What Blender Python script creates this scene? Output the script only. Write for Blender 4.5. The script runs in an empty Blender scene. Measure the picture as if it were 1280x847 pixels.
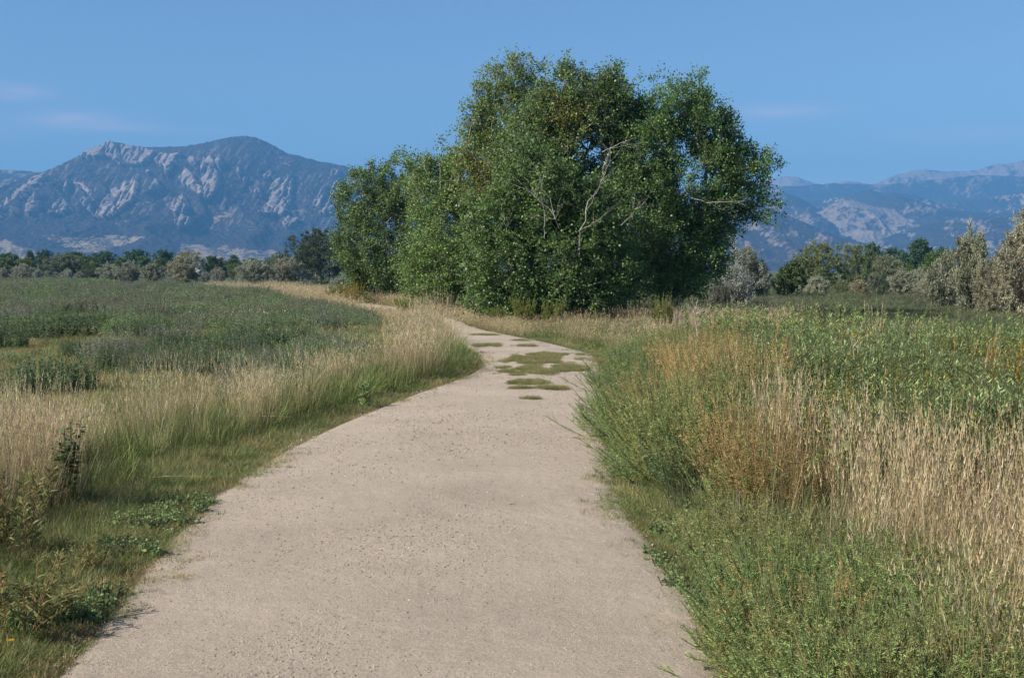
import bpy, math, random
import numpy as np
from mathutils import Vector

R = math.radians
S = bpy.context.scene
C = S.collection
rng = np.random.default_rng(11)
random.seed(5)

# ------------------------------------------------------------------ camera
FPX, CX, CY, HOR, CAMH = 1600.0, 640.0, 423.5, 338.0, 1.7
PITCH = math.atan((CY - HOR) / FPX)
cam = bpy.data.cameras.new('camera')
cam.sensor_width = 36.0
cam.lens = 36.0 * FPX / 1280.0
cam.clip_start = 0.1
cam.clip_end = 60000
co = bpy.data.objects.new('camera', cam)
co.location = (0, 0, CAMH)
co.rotation_euler = (R(90) - PITCH, 0, 0)
C.objects.link(co)
S.camera = co

# ------------------------------------------------------------------ light
SUN_DIR = np.array((-0.91, -0.415, 0.0))            # horizontal direction towards the sun
SUN_EL = R(37)
sd = Vector((SUN_DIR[0] * math.cos(SUN_EL), SUN_DIR[1] * math.cos(SUN_EL), math.sin(SUN_EL))).normalized()
W = bpy.data.worlds.new('World')
S.world = W
W.use_nodes = True
nt = W.node_tree
nt.nodes.clear()
sky = nt.nodes.new('ShaderNodeTexSky')
sky.sky_type = 'NISHITA'
sky.sun_disc = False
sky.sun_elevation = SUN_EL
sky.sun_rotation = math.atan2(sd.x, sd.y)
sky.altitude = 1600
sky.air_density = 0.95
sky.dust_density = 0.3
sky.ozone_density = 3.2
bg = nt.nodes.new('ShaderNodeBackground')
bg.inputs['Strength'].default_value = 0.090
wo = nt.nodes.new('ShaderNodeOutputWorld')
# thin wisps of cloud low in the sky, each a soft patch around its own bearing and height
geo = nt.nodes.new('ShaderNodeTexCoord')
sep = nt.nodes.new('ShaderNodeSeparateXYZ')
nt.links.new(geo.outputs['Generated'], sep.inputs['Vector'])
def mth(op, a, b=None):
    n = nt.nodes.new('ShaderNodeMath')
    n.operation = op
    for i, v in enumerate((a, b)):
        if v is None:
            continue
        if hasattr(v, 'is_linked'):
            nt.links.new(v, n.inputs[i])
        else:
            n.inputs[i].default_value = v
    return n.outputs[0]
bear = mth('ARCTAN2', sep.outputs['X'], sep.outputs['Y'])
lift = mth('ARCSINE', sep.outputs['Z'])
mp = nt.nodes.new('ShaderNodeMapping')
mp.inputs['Scale'].default_value = (30.0, 30.0, 170.0)
nt.links.new(geo.outputs['Generated'], mp.inputs['Vector'])
nz = nt.nodes.new('ShaderNodeTexNoise')
nz.inputs['Scale'].default_value = 1.0
nz.inputs['Detail'].default_value = 4
nt.links.new(mp.outputs['Vector'], nz.inputs['Vector'])
cov = None
for az, el, wa, we, st in ((-0.325, 0.1095, 0.034, 0.006, 1.0), (-0.367, 0.128, 0.022, 0.006, 0.75), (-0.385, 0.099, 0.03, 0.006, 0.3), (0.205, 0.1195, 0.035, 0.005, 0.7), (0.34, 0.099, 0.05, 0.005, 0.4), (-0.28, 0.105, 0.05, 0.003, 0.4)):
    q = mth('ADD', mth('POWER', mth('ABSOLUTE', mth('DIVIDE', mth('SUBTRACT', bear, az), wa)), 2.0), mth('POWER', mth('ABSOLUTE', mth('DIVIDE', mth('SUBTRACT', lift, el), we)), 2.0))
    g = mth('MULTIPLY', mth('EXPONENT', mth('MULTIPLY', q, -1.0)), st)
    cov = g if cov is None else mth('ADD', cov, g)
cov = mth('MULTIPLY', cov, mth('MULTIPLY', nz.outputs['Fac'], 1.6))
mx = nt.nodes.new('ShaderNodeMix')
mx.data_type = 'RGBA'
mx.clamp_factor = True
mx.inputs['B'].default_value = (8.5, 6.6, 6.8, 1)
nt.links.new(mth('MULTIPLY', cov, 0.48), mx.inputs['Factor'])
nt.links.new(sky.outputs['Color'], mx.inputs['A'])
nt.links.new(mx.outputs['Result'], bg.inputs['Color'])
nt.links.new(bg.outputs['Background'], wo.inputs['Surface'])

sl = bpy.data.lights.new('sun', 'SUN')
sl.energy = 5.0
sl.angle = R(0.53)
sl.color = (1.0, 0.91, 0.78)
so = bpy.data.objects.new('sun', sl)
so.rotation_euler = sd.to_track_quat('Z', 'Y').to_euler()
so.location = (-30, -30, 40)
C.objects.link(so)

S.view_settings.view_transform = 'Standard'
S.view_settings.look = 'None'
S.view_settings.exposure = 0.6
S.view_settings.gamma = 1.0
S.view_settings.use_curve_mapping = False
HAZE_DENSITY = 1.35e-4
S.cycles.max_bounces = 6
S.cycles.diffuse_bounces = 3
S.cycles.glossy_bounces = 2
S.cycles.transmission_bounces = 3
S.cycles.transparent_max_bounces = 4
S.cycles.volume_bounces = 0
S.cycles.caustics_reflective = False
S.cycles.caustics_refractive = False

# ------------------------------------------------------------------ helpers
def at(px, py, Y=None):
    """point on the flat ground (or at depth Y) that the photo shows at px, py"""
    x, y = (px - CX) / FPX, -(py - CY) / FPX
    dy = math.cos(PITCH) + y * math.sin(PITCH)
    dz = -math.sin(PITCH) + y * math.cos(PITCH)
    t = (Y / dy) if Y is not None else CAMH / -dz
    return np.array((x * t, dy * t, CAMH + dz * t))

def topx(P):
    """project world points to photo pixels"""
    d = P - np.array((0, 0, CAMH))
    f = d[..., 1] * math.cos(PITCH) - d[..., 2] * math.sin(PITCH)
    u = d[..., 1] * math.sin(PITCH) + d[..., 2] * math.cos(PITCH)
    return CX + FPX * d[..., 0] / f, CY - FPX * u / f

_perm = np.random.default_rng(3).random((257, 257))
def vnoise(x, y, seed=0):
    x = np.asarray(x, float) + seed * 17.31
    y = np.asarray(y, float) + seed * 9.77
    xi, yi = np.floor(x).astype(int), np.floor(y).astype(int)
    fx, fy = x - xi, y - yi
    fx = fx * fx * (3 - 2 * fx)
    fy = fy * fy * (3 - 2 * fy)
    g = lambda a, b: _perm[a % 256, b % 256]
    return (g(xi, yi) * (1 - fx) + g(xi + 1, yi) * fx) * (1 - fy) + (g(xi, yi + 1) * (1 - fx) + g(xi + 1, yi + 1) * fx) * fy

def fbm(x, y, seed=0, octv=4, ridged=False):
    a, s, n = 0.5, 0.0, 0.0
    for o in range(octv):
        v = vnoise(x * 2 ** o, y * 2 ** o, seed + o * 3)
        if ridged:
            v = 1 - np.abs(2 * v - 1)
        s = s + a * v
        n += a
        a *= 0.5
    return s / n

def norm(v):
    return v / np.maximum(np.linalg.norm(v, axis=-1, keepdims=True), 1e-9)

class MB:
    """collects vertices, faces and per-vertex colours"""
    def __init__(s):
        s.V, s.F, s.K, s.n = [], [], [], 0
    def add(s, V, F, col):
        V = np.asarray(V, float).reshape(-1, 3)
        col = np.broadcast_to(np.asarray(col, float), (len(V), 3))
        s.V.append(V)
        s.K.append(col)
        for f in (F if isinstance(F, list) else [F]):
            s.F.append(np.asarray(f, int) + s.n)
        s.n += len(V)
    def mesh(s, name, mat, smooth=False):
        me = bpy.data.meshes.new(name)
        if s.n == 0:
            return me
        V = np.concatenate(s.V)
        K = np.concatenate(s.K)
        fl = [f.reshape(-1) for f in s.F]
        sz = np.concatenate([np.full(len(f), f.shape[1]) for f in s.F])
        idx = np.concatenate(fl)
        me.vertices.add(len(V))
        me.vertices.foreach_set('co', V.astype(np.float32).ravel())
        me.loops.add(len(idx))
        me.loops.foreach_set('vertex_index', idx.astype(np.int32))
        me.polygons.add(len(sz))
        st = np.concatenate(([0], np.cumsum(sz)[:-1]))
        me.polygons.foreach_set('loop_start', st.astype(np.int32))
        me.polygons.foreach_set('loop_total', sz.astype(np.int32))
        if smooth:
            me.polygons.foreach_set('use_smooth', np.ones(len(sz), bool))
        ca = me.color_attributes.new('Col', 'FLOAT_COLOR', 'POINT')
        ca.data.foreach_set('color', np.c_[K, np.ones(len(K))].astype(np.float32).ravel())
        me.materials.append(mat)
        me.update(calc_edges=True)
        me.validate()
        return me
    def build(s, name, mat, parent=None, smooth=False, link=True):
        o = bpy.data.objects.new(name, s.mesh(name, mat, smooth))
        if link:
            C.objects.link(o)
        if parent is not None:
            o.parent = parent
        return o

def tag(o, label=None, cat=None, group=None, kind=None):
    if label: o['label'] = label
    if cat: o['category'] = cat
    if group: o['group'] = group
    if kind: o['kind'] = kind
    return o

def thing(name, label, cat, loc, rz=0.0, group=None):
    o = bpy.data.objects.new(name, None)
    o.empty_display_size = 0.2
    o.location = [float(v) for v in loc]
    o.rotation_euler = (0, 0, rz)
    C.objects.link(o)
    return tag(o, label, cat, group)

def copy_tree(o, parent=None):
    c = o.copy()
    C.objects.link(c)
    c.parent = parent
    for ch in list(o.children):
        copy_tree(ch, c)
    return c

def pick(palette, n, jit=0.15):
    """n colours drawn from [(weight, colour)...] with a little jitter"""
    w = np.array([p[0] for p in palette], float)
    c = np.array([p[1] for p in palette], float)
    k = rng.choice(len(w), n, p=w / w.sum())
    return np.clip(c[k] * (1 + jit * rng.standard_normal((n, 1))) * (1 + 0.05 * rng.standard_normal((n, 3))), 0.004, 0.9)

# ------------------------------------------------------------------ materials
def new_mat(name):
    m = bpy.data.materials.new(name)
    m.use_nodes = True
    t = m.node_tree
    for n in list(t.nodes):
        if n.type != 'OUTPUT_MATERIAL':
            t.nodes.remove(n)
    out = [n for n in t.nodes if n.type == 'OUTPUT_MATERIAL'][0]
    N = lambda k, **kw: _node(t, k, kw)
    L = lambda a, b: t.links.new(a, b)
    return m, N, L, out

def _node(t, k, kw):
    n = t.nodes.new(k)
    for a, v in kw.items():
        if a in n.inputs:
            n.inputs[a].default_value = v
        else:
            setattr(n, a, v)
    return n

def ramp(N, stops):
    r = N('ShaderNodeValToRGB')
    e = r.color_ramp.elements
    while len(e) < len(stops):
        e.new(0.5)
    for i, (p, c) in enumerate(stops):
        e[i].position = p
        e[i].color = (*c, 1) if len(c) == 3 else c
    return r

def plant_mat(name, rough=0.5, spec=0.3, trans=0.3, vary=0.35):
    m, N, L, out = new_mat(name)
    a = N('ShaderNodeVertexColor', layer_name='Col')
    oi = N('ShaderNodeObjectInfo')
    mr = N('ShaderNodeMapRange')
    mr.inputs['To Min'].default_value = 1 - vary
    mr.inputs['To Max'].default_value = 1 + vary
    L(oi.outputs['Random'], mr.inputs['Value'])
    m1 = N('ShaderNodeMix', data_type='RGBA', blend_type='MULTIPLY')
    m1.inputs['Factor'].default_value = 1
    L(a.outputs['Color'], m1.inputs['A'])
    L(oi.outputs['Color'], m1.inputs['B'])
    vm = N('ShaderNodeVectorMath', operation='SCALE')
    L(m1.outputs['Result'], vm.inputs[0])
    L(mr.outputs['Result'], vm.inputs['Scale'])
    p = N('ShaderNodeBsdfPrincipled')
    p.inputs['Roughness'].default_value = rough
    p.inputs['Specular IOR Level'].default_value = spec
    L(vm.outputs['Vector'], p.inputs['Base Color'])
    tr = N('ShaderNodeBsdfTranslucent')
    L(vm.outputs['Vector'], tr.inputs['Color'])
    mix = N('ShaderNodeMixShader')
    mix.inputs['Fac'].default_value = trans
    L(p.outputs['BSDF'], mix.inputs[1])
    L(tr.outputs['BSDF'], mix.inputs[2])
    L(mix.outputs['Shader'], out.inputs['Surface'])
    return m

def bark_mat():
    m, N, L, out = new_mat('bark')
    a = N('ShaderNodeVertexColor', layer_name='Col')
    tc = N('ShaderNodeTexCoord')
    mp = N('ShaderNodeMapping')
    mp.inputs['Scale'].default_value = (18, 18, 4)
    nz = N('ShaderNodeTexNoise', Scale=1.0, Detail=5.0)
    L(tc.outputs['Object'], mp.inputs['Vector'])
    L(mp.outputs['Vector'], nz.inputs['Vector'])
    r = ramp(N, [(0.3, (0.45,) * 3), (0.7, (1.25,) * 3)])
    L(nz.outputs['Fac'], r.inputs['Fac'])
    mu = N('ShaderNodeMix', data_type='RGBA', blend_type='MULTIPLY')
    mu.inputs['Factor'].default_value = 1
    L(a.outputs['Color'], mu.inputs['A'])
    L(r.outputs['Color'], mu.inputs['B'])
    p = N('ShaderNodeBsdfPrincipled', Roughness=0.9)
    L(mu.outputs['Result'], p.inputs['Base Color'])
    b = N('ShaderNodeBump', Strength=0.6, Distance=0.02)
    L(nz.outputs['Fac'], b.inputs['Height'])
    L(b.outputs['Normal'], p.inputs['Normal'])
    L(p.outputs['BSDF'], out.inputs['Surface'])
    return m

M_leaf = plant_mat('cottonwood_leaf', 0.45, 0.32, 0.36, 0.0)
M_far = plant_mat('shrub_leaf', 0.6, 0.25, 0.3, 0.0)
M_grass = plant_mat('grass', 0.55, 0.25, 0.38, 0.28)
M_weed = plant_mat('weed', 0.6, 0.2, 0.38, 0.28)
M_bark = bark_mat()

def plain_mat(name, col, rough=0.8):
    m, N, L, out = new_mat(name)
    tc = N('ShaderNodeTexCoord')
    nz = N('ShaderNodeTexNoise', Scale=3.0, Detail=4.0)
    L(tc.outputs['Object'], nz.inputs['Vector'])
    r = ramp(N, [(0.3, tuple(c * 0.85 for c in col)), (0.7, tuple(min(1, c * 1.1) for c in col))])
    L(nz.outputs['Fac'], r.inputs['Fac'])
    p = N('ShaderNodeBsdfPrincipled', Roughness=rough)
    L(r.outputs['Color'], p.inputs['Base Color'])
    L(p.outputs['BSDF'], out.inputs['Surface'])
    return m

# ------------------------------------------------------------------ the path's two edges
LE_PX = [(95, 847), (160, 750), (205, 690), (250, 640), (330, 580), (430, 530), (515, 495), (588, 470), (610, 455), (598, 440),
         (575, 427), (555, 412), (535, 400), (465, 390), (420, 381), (370, 371), (300, 362.5)]
RE_PX = [(868, 847), (878, 790), (845, 740), (800, 690), (765, 630), (738, 540), (745, 490), (755, 465), (738, 443), (690, 430),
         (640, 420), (600, 412), (575, 402), (540, 390), (490, 383), (430, 376), (380, 368), (320, 360.5)]
def _poly(px):
    P = np.array([at(*p)[:2] for p in px])
    head = np.array([P[0] + (0.08, -4.0), P[0] + (0.14, -9.0)])[::-1]
    P = np.concatenate([head, P])
    # smooth resample
    t = np.concatenate(([0], np.cumsum(np.linalg.norm(np.diff(P, axis=0), axis=1))))
    n = int(t[-1] / 0.25)
    u = np.linspace(0, t[-1], n)
    Q = np.c_[np.interp(u, t, P[:, 0]), np.interp(u, t, P[:, 1])]
    for _ in range(12):
        Q[1:-1] = 0.25 * Q[:-2] + 0.5 * Q[1:-1] + 0.25 * Q[2:]
    return Q
LE, RE = _poly(LE_PX), _poly(RE_PX)

def sdist(P, E, outside):
    """signed distance to an edge line, positive away from the path; also the arc index"""
    Es = E[::2]
    out = np.empty(len(P))
    for i in range(0, len(P), 20000):
        q = P[i:i + 20000, None, :2] - Es[None, :-1]
        e = (Es[1:] - Es[:-1])[None]
        t = np.clip((q * e).sum(-1) / (e * e).sum(-1), 0, 1)
        d = q - t[..., None] * e
        dd = (d * d).sum(-1)
        k = dd.argmin(1)
        ar = np.arange(len(k))
        cr = e[0, k, 0] * q[ar, k, 1] - e[0, k, 1] * q[ar, k, 0]
        out[i:i + 20000] = np.sqrt(dd[ar, k]) * np.sign(cr) * outside
    return out
sL = lambda P: sdist(P, LE, 1.0)
sR = lambda P: sdist(P, RE, -1.0)

def gz(x, y):
    x, y = np.asarray(x, float), np.asarray(y, float)
    far = np.clip((300 - np.hypot(x, y)) / 100, 0, 1)
    return far * 0.10 * (fbm(x * 0.22, y * 0.22, 5, 3) - 0.5) - 0.03

# ------------------------------------------------------------------ ground
def build_ground():
    gy = np.concatenate((np.linspace(-50, -12, 8), np.linspace(-11, 60, 285), 60 + (np.exp(np.linspace(0.02, 1, 110) * 7) - 1) / (math.exp(7) - 1) * 12300))
    gx = np.concatenate((-(20 + (np.exp(np.linspace(0.03, 1, 60) * 6) - 1) / (math.exp(6) - 1) * 7380)[::-1], np.linspace(-20, 20, 161), 20 + (np.exp(np.linspace(0.03, 1, 60) * 6) - 1) / (math.exp(6) - 1) * 7380))
    X, Y = np.meshgrid(gx, gy)
    P = np.c_[X.ravel(), Y.ravel()]
    Z = gz(P[:, 0], P[:, 1])
    near = (np.abs(P[:, 0]) < 40) & (P[:, 1] < 140)
    dl, dr = np.full(len(P), 9.0), np.full(len(P), 9.0)
    dl[near], dr[near] = sL(P[near]), sR(P[near])
    k = np.clip(np.minimum(np.maximum(dl, dr), 1.5) / 1.5, 0, 1)
    Z = -0.012 * (1 - k) + Z * k
    # soil colour: thatch under the grass bands, grey-green weed field, green meadow to the right
    n1 = fbm(P[:, 0] * 0.35, P[:, 1] * 0.35, 1, 4)
    soil = np.array((0.125, 0.115, 0.060))
    green = np.array((0.070, 0.085, 0.038))
    col = soil[None] * (0.7 + 0.6 * n1[:, None])
    gmix = np.clip((fbm(P[:, 0] * 0.12, P[:, 1] * 0.12, 8, 3) - 0.35) * 3, 0, 1)[:, None]
    col = col * (1 - 0.6 * gmix) + green * 0.6 * gmix
    right = np.clip((P[:, 0] - 5) / 4, 0, 1) * np.clip((P[:, 1] - 22) / 6, 0, 1)
    mead = np.array((0.105, 0.125, 0.062))
    col = col * (1 - right[:, None]) + mead * right[:, None] * (0.8 + 0.4 * n1[:, None])
    left = np.clip((-P[:, 0] - 0.06 * P[:, 1]) / 3, 0, 1) * np.clip((P[:, 1] - 45) / 25, 0, 1)
    fld = np.array((0.075, 0.090, 0.058))
    col = col * (1 - left[:, None]) + fld * left[:, None] * (0.8 + 0.4 * n1[:, None])
    lf = np.clip((-P[:, 0] - 0.02 * P[:, 1] - 1.0) / 2, 0, 1) * np.clip((75 - P[:, 1]) / 25, 0, 1)
    pt = np.clip((fbm(P[:, 0] * 0.3 + 5, P[:, 1] * 0.2, 9, 4) - 0.30) * 4, 0, 1) * lf
    col = col * (1 - pt[:, None]) + np.array((0.25, 0.205, 0.115)) * pt[:, None] * (0.75 + 0.5 * n1[:, None])
    r, c = len(gy), len(gx)
    i = np.arange(r * c).reshape(r, c)
    F = np.stack([i[:-1, :-1], i[:-1, 1:], i[1:, 1:], i[1:, :-1]], -1).reshape(-1, 4)
    m, N, L, out = new_mat('soil')
    a = N('ShaderNodeVertexColor', layer_name='Col')
    tc = N('ShaderNodeTexCoord')
    nz = N('ShaderNodeTexNoise', Scale=9.0, Detail=6.0, Roughness=0.7)
    L(tc.outputs['Object'], nz.inputs['Vector'])
    r1 = ramp(N, [(0.3, (0.6,) * 3), (0.7, (1.35,) * 3)])
    L(nz.outputs['Fac'], r1.inputs['Fac'])
    mu = N('ShaderNodeMix', data_type='RGBA', blend_type='MULTIPLY')
    mu.inputs['Factor'].default_value = 1
    L(a.outputs['Color'], mu.inputs['A'])
    L(r1.outputs['Color'], mu.inputs['B'])
    p = N('ShaderNodeBsdfPrincipled', Roughness=0.95)
    p.inputs['Specular IOR Level'].default_value = 0.1
    L(mu.outputs['Result'], p.inputs['Base Color'])
    b = N('ShaderNodeBump', Strength=0.8, Distance=0.05)
    L(nz.outputs['Fac'], b.inputs['Height'])
    L(b.outputs['Normal'], p.inputs['Normal'])
    L(p.outputs['BSDF'], out.inputs['Surface'])
    mb = MB()
    mb.add(np.c_[P, Z], F, col)
    tag(mb.build('ground', m, smooth=True), kind='structure')
build_ground()

def build_path():
    n, mcol = 900, 34
    la = np.linspace(0, 1, n)
    def res(E):
        t = np.concatenate(([0], np.cumsum(np.linalg.norm(np.diff(E, axis=0), axis=1))))
        return t
    # match the two edges by walking the centre: nearest points in both edges of equal arc fraction in segments
    kL = np.interp(np.linspace(0, 1, n), np.linspace(0, 1, 9), np.linspace(0, 1, 9))
    tl, tr = res(LE), res(RE)
    # corresponding stations (photo rows where both edges are seen)
    sl = [0, ] + [tl[np.argmin(np.linalg.norm(LE - at(*p)[:2], axis=1))] for p in ((205, 690), (430, 530), (588, 470), (575, 427), (535, 400), (420, 381))] + [tl[-1]]
    sr = [0, ] + [tr[np.argmin(np.linalg.norm(RE - at(*p)[:2], axis=1))] for p in ((800, 690), (738, 540), (755, 465), (690, 430), (575, 402), (430, 376))] + [tr[-1]]
    w = np.cumsum([0] + [max(1, (b - a)) for a, b in zip(sl[:-1], sl[1:])])
    q = np.linspace(0, w[-1], n)
    a_l, a_r = np.interp(q, w, sl), np.interp(q, w, sr)
    PL = np.c_[np.interp(a_l, tl, LE[:, 0]), np.interp(a_l, tl, LE[:, 1])]
    PR = np.c_[np.interp(a_r, tr, RE[:, 0]), np.interp(a_r, tr, RE[:, 1])]
    u = np.linspace(-0.03, 1.04, mcol)[None, :, None]
    G = PL[:, None] * (1 - u) + PR[:, None] * u
    jl = (fbm(G[:, 0, 0] * 1.7, G[:, 0, 1] * 1.7, 2, 4) - 0.5) * 0.5
    crown = 0.03 * (1 - (2 * np.linspace(0, 1, mcol) - 1) ** 2)[None]
    z = 0.004 + crown + 0.012 * (fbm(G[..., 0] * 1.3, G[..., 1] * 1.3, 7, 4) - 0.5)
    z[:, 0] = z[:, -1] = -0.02
    V = np.concatenate((G, z[..., None]), -1)
    i = np.arange(n * mcol).reshape(n, mcol)
    F = np.stack([i[:-1, :-1], i[:-1, 1:], i[1:, 1:], i[1:, :-1]], -1).reshape(-1, 4)
    m, N, L, out = new_mat('crushed_gravel')
    tc = N('ShaderNodeTexCoord')
    n1 = N('ShaderNodeTexNoise', Scale=0.9, Detail=5.0, Roughness=0.6)
    n2 = N('ShaderNodeTexNoise', Scale=75.0, Detail=6.0, Roughness=0.75)
    n3 = N('ShaderNodeTexVoronoi', Scale=95.0)
    n4 = N('ShaderNodeTexNoise', Scale=9.0, Detail=4.0)
    for k in (n1, n2, n3, n4):
        L(tc.outputs['Object'], k.inputs['Vector'])
    base = ramp(N, [(0.30, (0.360, 0.305, 0.246)), (0.5, (0.410, 0.350, 0.280)), (0.72, (0.455, 0.388, 0.314))])
    L(n1.outputs['Fac'], base.inputs['Fac'])
    sp = ramp(N, [(0.30, (0.44, 0.41, 0.39)), (0.42, (0.95, 0.95, 0.95)), (0.60, (1.03, 1.03, 1.03)), (0.74, (1.50, 1.50, 1.50))])
    L(n2.outputs['Fac'], sp.inputs['Fac'])
    mu = N('ShaderNodeMix', data_type='RGBA', blend_type='MULTIPLY')
    mu.inputs['Factor'].default_value = 1
    L(base.outputs['Color'], mu.inputs['A'])
    L(sp.outputs['Color'], mu.inputs['B'])
    vr = N('ShaderNodeMix', data_type='RGBA', blend_type='MULTIPLY')
    vr.inputs['Factor'].default_value = 0.28
    rv = ramp(N, [(0.0, (0.55, 0.52, 0.5)), (0.5, (1.0, 0.97, 0.95)), (1.0, (1.35, 1.3, 1.28))])
    sepc = N('ShaderNodeSeparateColor')
    L(n3.outputs['Color'], sepc.inputs['Color'])
    L(sepc.outputs['Red'], rv.inputs['Fac'])
    L(mu.outputs['Result'], vr.inputs['A'])
    L(rv.outputs['Color'], vr.inputs['B'])
    p = N('ShaderNodeBsdfPrincipled', Roughness=0.95)
    p.inputs['Specular IOR Level'].default_value = 0.12
    L(vr.outputs['Result'], p.inputs['Base Color'])
    ad = N('ShaderNodeMath', operation='MULTIPLY_ADD')
    L(n4.outputs['Fac'], ad.inputs[0])
    ad.inputs[1].default_value = 1.5
    L(n2.outputs['Fac'], ad.inputs[2])
    b = N('ShaderNodeBump', Strength=0.9, Distance=0.014)
    L(ad.outputs['Value'], b.inputs['Height'])
    L(b.outputs['Normal'], p.inputs['Normal'])
    L(p.outputs['BSDF'], out.inputs['Surface'])
    mb = MB()
    mb.add(V, F, (0.4, 0.33, 0.26))
    tag(mb.build('path', m, smooth=True), kind='structure')
build_path()
# ------------------------------------------------------------------ mountains
def rock_mat(name):
    m, N, L, out = new_mat(name)
    a = N('ShaderNodeVertexColor', layer_name='Col')
    tc = N('ShaderNodeTexCoord')
    nz = N('ShaderNodeTexNoise', Scale=0.03, Detail=7.0, Roughness=0.7)
    L(tc.outputs['Object'], nz.inputs['Vector'])
    r1 = ramp(N, [(0.3, (0.65,) * 3), (0.7, (1.3,) * 3)])
    L(nz.outputs['Fac'], r1.inputs['Fac'])
    mu = N('ShaderNodeMix', data_type='RGBA', blend_type='MULTIPLY')
    mu.inputs['Factor'].default_value = 1
    L(a.outputs['Color'], mu.inputs['A'])
    L(r1.outputs['Color'], mu.inputs['B'])
    p = N('ShaderNodeBsdfDiffuse')
    L(mu.outputs['Result'], p.inputs['Color'])
    b = N('ShaderNodeBump', Strength=0.7, Distance=12.0)
    L(nz.outputs['Fac'], b.inputs['Height'])
    L(b.outputs['Normal'], p.inputs['Normal'])
    L(p.outputs['BSDF'], out.inputs['Surface'])
    return m
M_rock = rock_mat('mountain_slope')
FOREST = np.array((0.046, 0.039, 0.040))
ROCK = np.array((0.31, 0.25, 0.22))
MEADOW = np.array((0.31, 0.24, 0.15))

def in_poly(x, y, poly):
    c = np.zeros(x.shape, bool)
    for (x1, y1), (x2, y2) in zip(poly, poly[1:] + poly[:1]):
        if y1 == y2:
            continue
        k = ((y1 > y) != (y2 > y)) & (x < (x2 - x1) * (y - y1) / (y2 - y1) + x1)
        c ^= k
    return c

def mountain(name, crest, Y, front, seed, paint, ncol, nrow, gully=0.22, rough=0.6, tree=5.0):
    px = np.linspace(crest[0][0], crest[-1][0], ncol)
    cy = np.interp(px, [c[0] for c in crest], [c[1] for c in crest])
    k = np.ones(7) / 7
    cy = np.convolve(np.pad(cy, 3, 'edge'), k, 'valid')
    cy += rough * 2 * (fbm(px / 5.0, px * 0 + 1, seed, 4) - 0.5) * 2
    E = np.array([at(a, b, Y) for a, b in zip(px, cy)])
    X, H = E[:, 0], E[:, 2]
    v = np.concatenate((np.linspace(0, 1, nrow), np.linspace(1, 1.5, nrow // 5)[1:]))
    VX, VV = np.meshgrid(X, v)
    HH = np.broadcast_to(H, VX.shape)
    yy = Y - front * (1 - VV)
    s = np.where(VV <= 1, VV ** 1.15, 1 - (VV - 1) * 1.1)
    sc = 1.0 / (0.16 * front)
    wx = VX + 0.25 * front * (fbm(VX * sc * .6, yy * sc * .6, seed + 4, 3) - 0.5)
    g = fbm(wx * sc * 1.5, yy * sc * 0.5, seed + 1, 5, ridged=True) - 0.55
    env = np.clip(4 * VV * (1 - VV), 0, 1)
    z = HH * (s + gully * g * env)
    z = np.where(VV < 0.02, -4.0, z)
    P = np.stack([VX, yy, z], -1)
    qx, qy = topx(P)
    col, P = paint(P, qx, qy, VV, seed)
    # rough canopy of the forest
    fo = (col[..., 0] < 0.08)
    tree = max(tree, 1e-3)
    P[..., 2] += fo * tree * (fbm(VX / (tree * 1.6), yy / (tree * 1.6), seed + 9, 2) - 0.5) * 2 * np.clip(env * 3, 0, 1)
    r, c = VX.shape
    i = np.arange(r * c).reshape(r, c)
    F = np.stack([i[:-1, :-1], i[:-1, 1:], i[1:, 1:], i[1:, :-1]], -1).reshape(-1, 4)
    mb = MB()
    mb.add(P.reshape(-1, 3), F, col.reshape(-1, 3))
    tag(mb.build(name, M_rock, smooth=True), kind='structure')

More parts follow.
